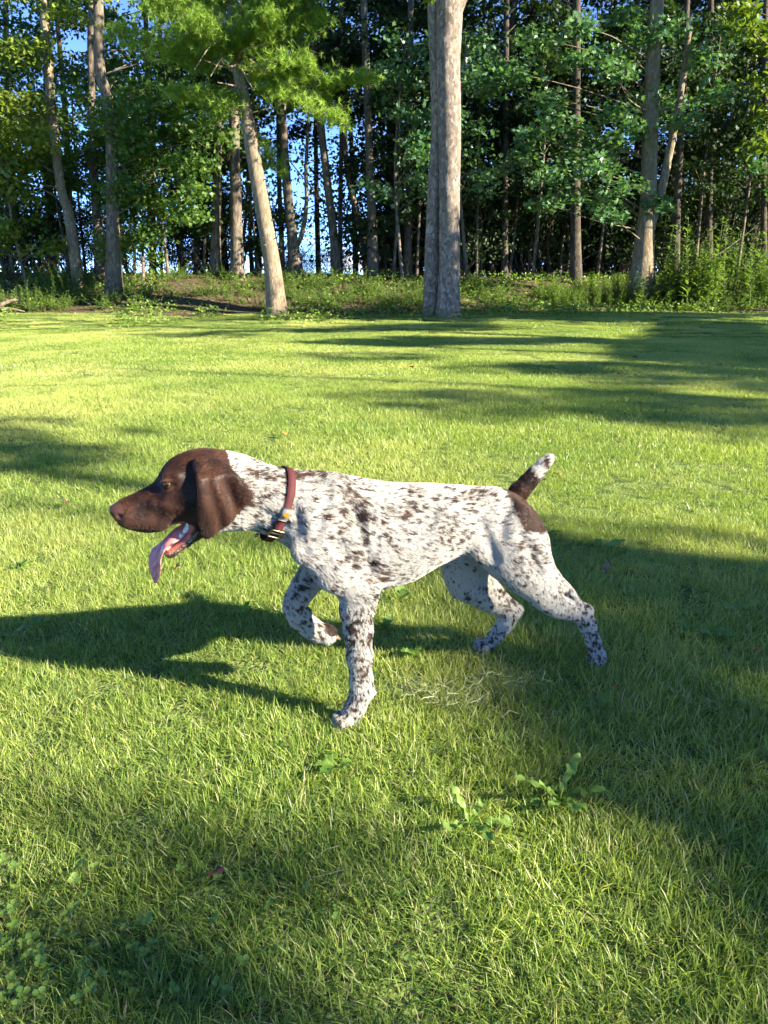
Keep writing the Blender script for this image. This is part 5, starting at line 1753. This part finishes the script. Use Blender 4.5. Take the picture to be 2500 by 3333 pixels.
# fallen leaves and a pale mushroom
DRYLEAF = simple_mat('dry_orange_leaf', (.42, .17, .045), rough=.7, var=.35, scale=80)
BROWNLEAF = simple_mat('dry_brown_leaf', (.17, .075, .04), rough=.8, var=.35, scale=80)
def fallen(x, y, L, label, mat=DRYLEAF, lift=.035):
    p = lawn_pt(x, y)
    V, Fq, t = strip_leaf(L, L * .32, oval, .25, RNG.uniform(.3, 1.2), 9, .003, RNG.random() * 9)
    o = obj('fallen_leaf', make_mesh('fallen_leaf', V, Fq, mat), loc=p + np.array([0, 0, lift]), rot=(RNG.normal(0, .3), RNG.normal(0, .2), RNG.uniform(0, 6.28)))
    tag(o, label, 'leaf', 'fallen leaves on the lawn')
fallen(392, 1242, .045, 'curled orange leaf on the grass below the dog tongue')
fallen(478, 1918, .045, 'reddish brown leaf in the grass at the lower left', BROWNLEAF, .02)
fallen(610, 945, .08, 'orange leaf on sunlit grass above the dog neck')
fallen(1213, 1042, .06, 'orange leaf just right of the tail tip')
fallen(880, 800, .11, 'small orange leaf on the mid lawn above the dog back')
fallen(1555, 792, .12, 'orange leaf on the shaded lawn at the right')
fallen(1610, 1425, .04, 'tan leaf by the weeds at the right edge')
fallen(1318, 1508, .03, 'tiny tan leaf below the stretched hind leg')
fallen(465, 885, .06, 'tan leaf on the lawn left of the neck')
fallen(1370, 775, .10, 'brown leaf on the shaded right lawn', BROWNLEAF)
fallen(150, 1100, .05, 'brown leaf in front of the dog nose', BROWNLEAF)
fallen(1465, 1258, .03, 'small orange leaf right of the tail in shade')
MUSH = simple_mat('mushroom_cap', (.17, .105, .07), rough=.7, var=.2, scale=90)
def mushroom(x, y):
    p = lawn_pt(x, y)
    root = obj('mushroom', None, loc=p); tag(root, 'pale brown mushroom in the shaded grass behind the hind leg', 'mushroom')
    def lathe(prof):
        V = []; S = 20
        for r, z in prof:
            for j in range(S):
                a = 2 * math.pi * j / S
                V.append((r * math.cos(a) * (1 + .05 * math.sin(2 * a)), r * math.sin(a), z))
        Q = [(i * S + j, i * S + (j + 1) % S, (i + 1) * S + (j + 1) % S, (i + 1) * S + j) for i in range(len(prof) - 1) for j in range(S)]
        return np.array(V), np.array(Q)
    V, Q = lathe([(.006, 0), (.005, .02), (.0045, .035)]); obj('stalk', make_mesh('stalk', V, Q, MUSH), root)
    V, Q = lathe([(.004, .034), (.014, .032), (.016, .036), (.013, .046), (.007, .052), (.0005, .054)]); obj('cap', make_mesh('cap', V, Q, MUSH), root)
mushroom(1308, 1245)

# dry clippings left by the mower
def clippings():
    parts = []
    STR = leaf_mat('dry_clipping', (.16, .19, .07), (.34, .34, .20), .2, .7)
    for x, y, n, sx, sy in ((930, 1520, 130, .06, .030), (985, 1545, 40, .05, .03), (1060, 1490, 55, .05, .014), (1125, 1500, 50, .05, .016), (1590, 1560, 30, .07, .04), (820, 1870, 22, .08, .04)):
        p = lawn_pt(x, y)
        C = np.stack([p[0] + RNG.normal(0, sx, n), p[1] + RNG.normal(0, sy, n), np.full(n, p[2] + .038) + RNG.normal(0, .008, n)], 1)
        d = RNG.normal(0, 1, (n, 3)) * np.array([1, .8, .25]); d /= np.linalg.norm(d, axis=1, keepdims=True)
        s = np.cross(d, RNG.normal(0, 1, (n, 3))); s /= np.linalg.norm(s, axis=1, keepdims=True)
        L = RNG.uniform(.025, .075, n)[:, None]
        w = .0005 * p[1]
        m = C + d * L * .5 + RNG.normal(0, .006, (n, 3))
        V = np.stack([C - s * w, C + s * w, m - s * w, m + s * w, C + d * L], 1).reshape(-1, 3)
        Fc = (np.array([(0, 1, 3), (0, 3, 2), (2, 3, 4)])[None] + (np.arange(n) * 5)[:, None, None]).reshape(-1, 3)
        parts.append((V, Fc, np.repeat(RNG.random(n), 5)))
    V, Fs, t = merge(parts)
    o = obj('grass_clippings', make_mesh('grass_clippings', V, Fs, STR, False, dict(tint=t)))
    tag(o, 'pale dry grass clippings lying on the lawn', 'clippings', kind='stuff')
clippings()
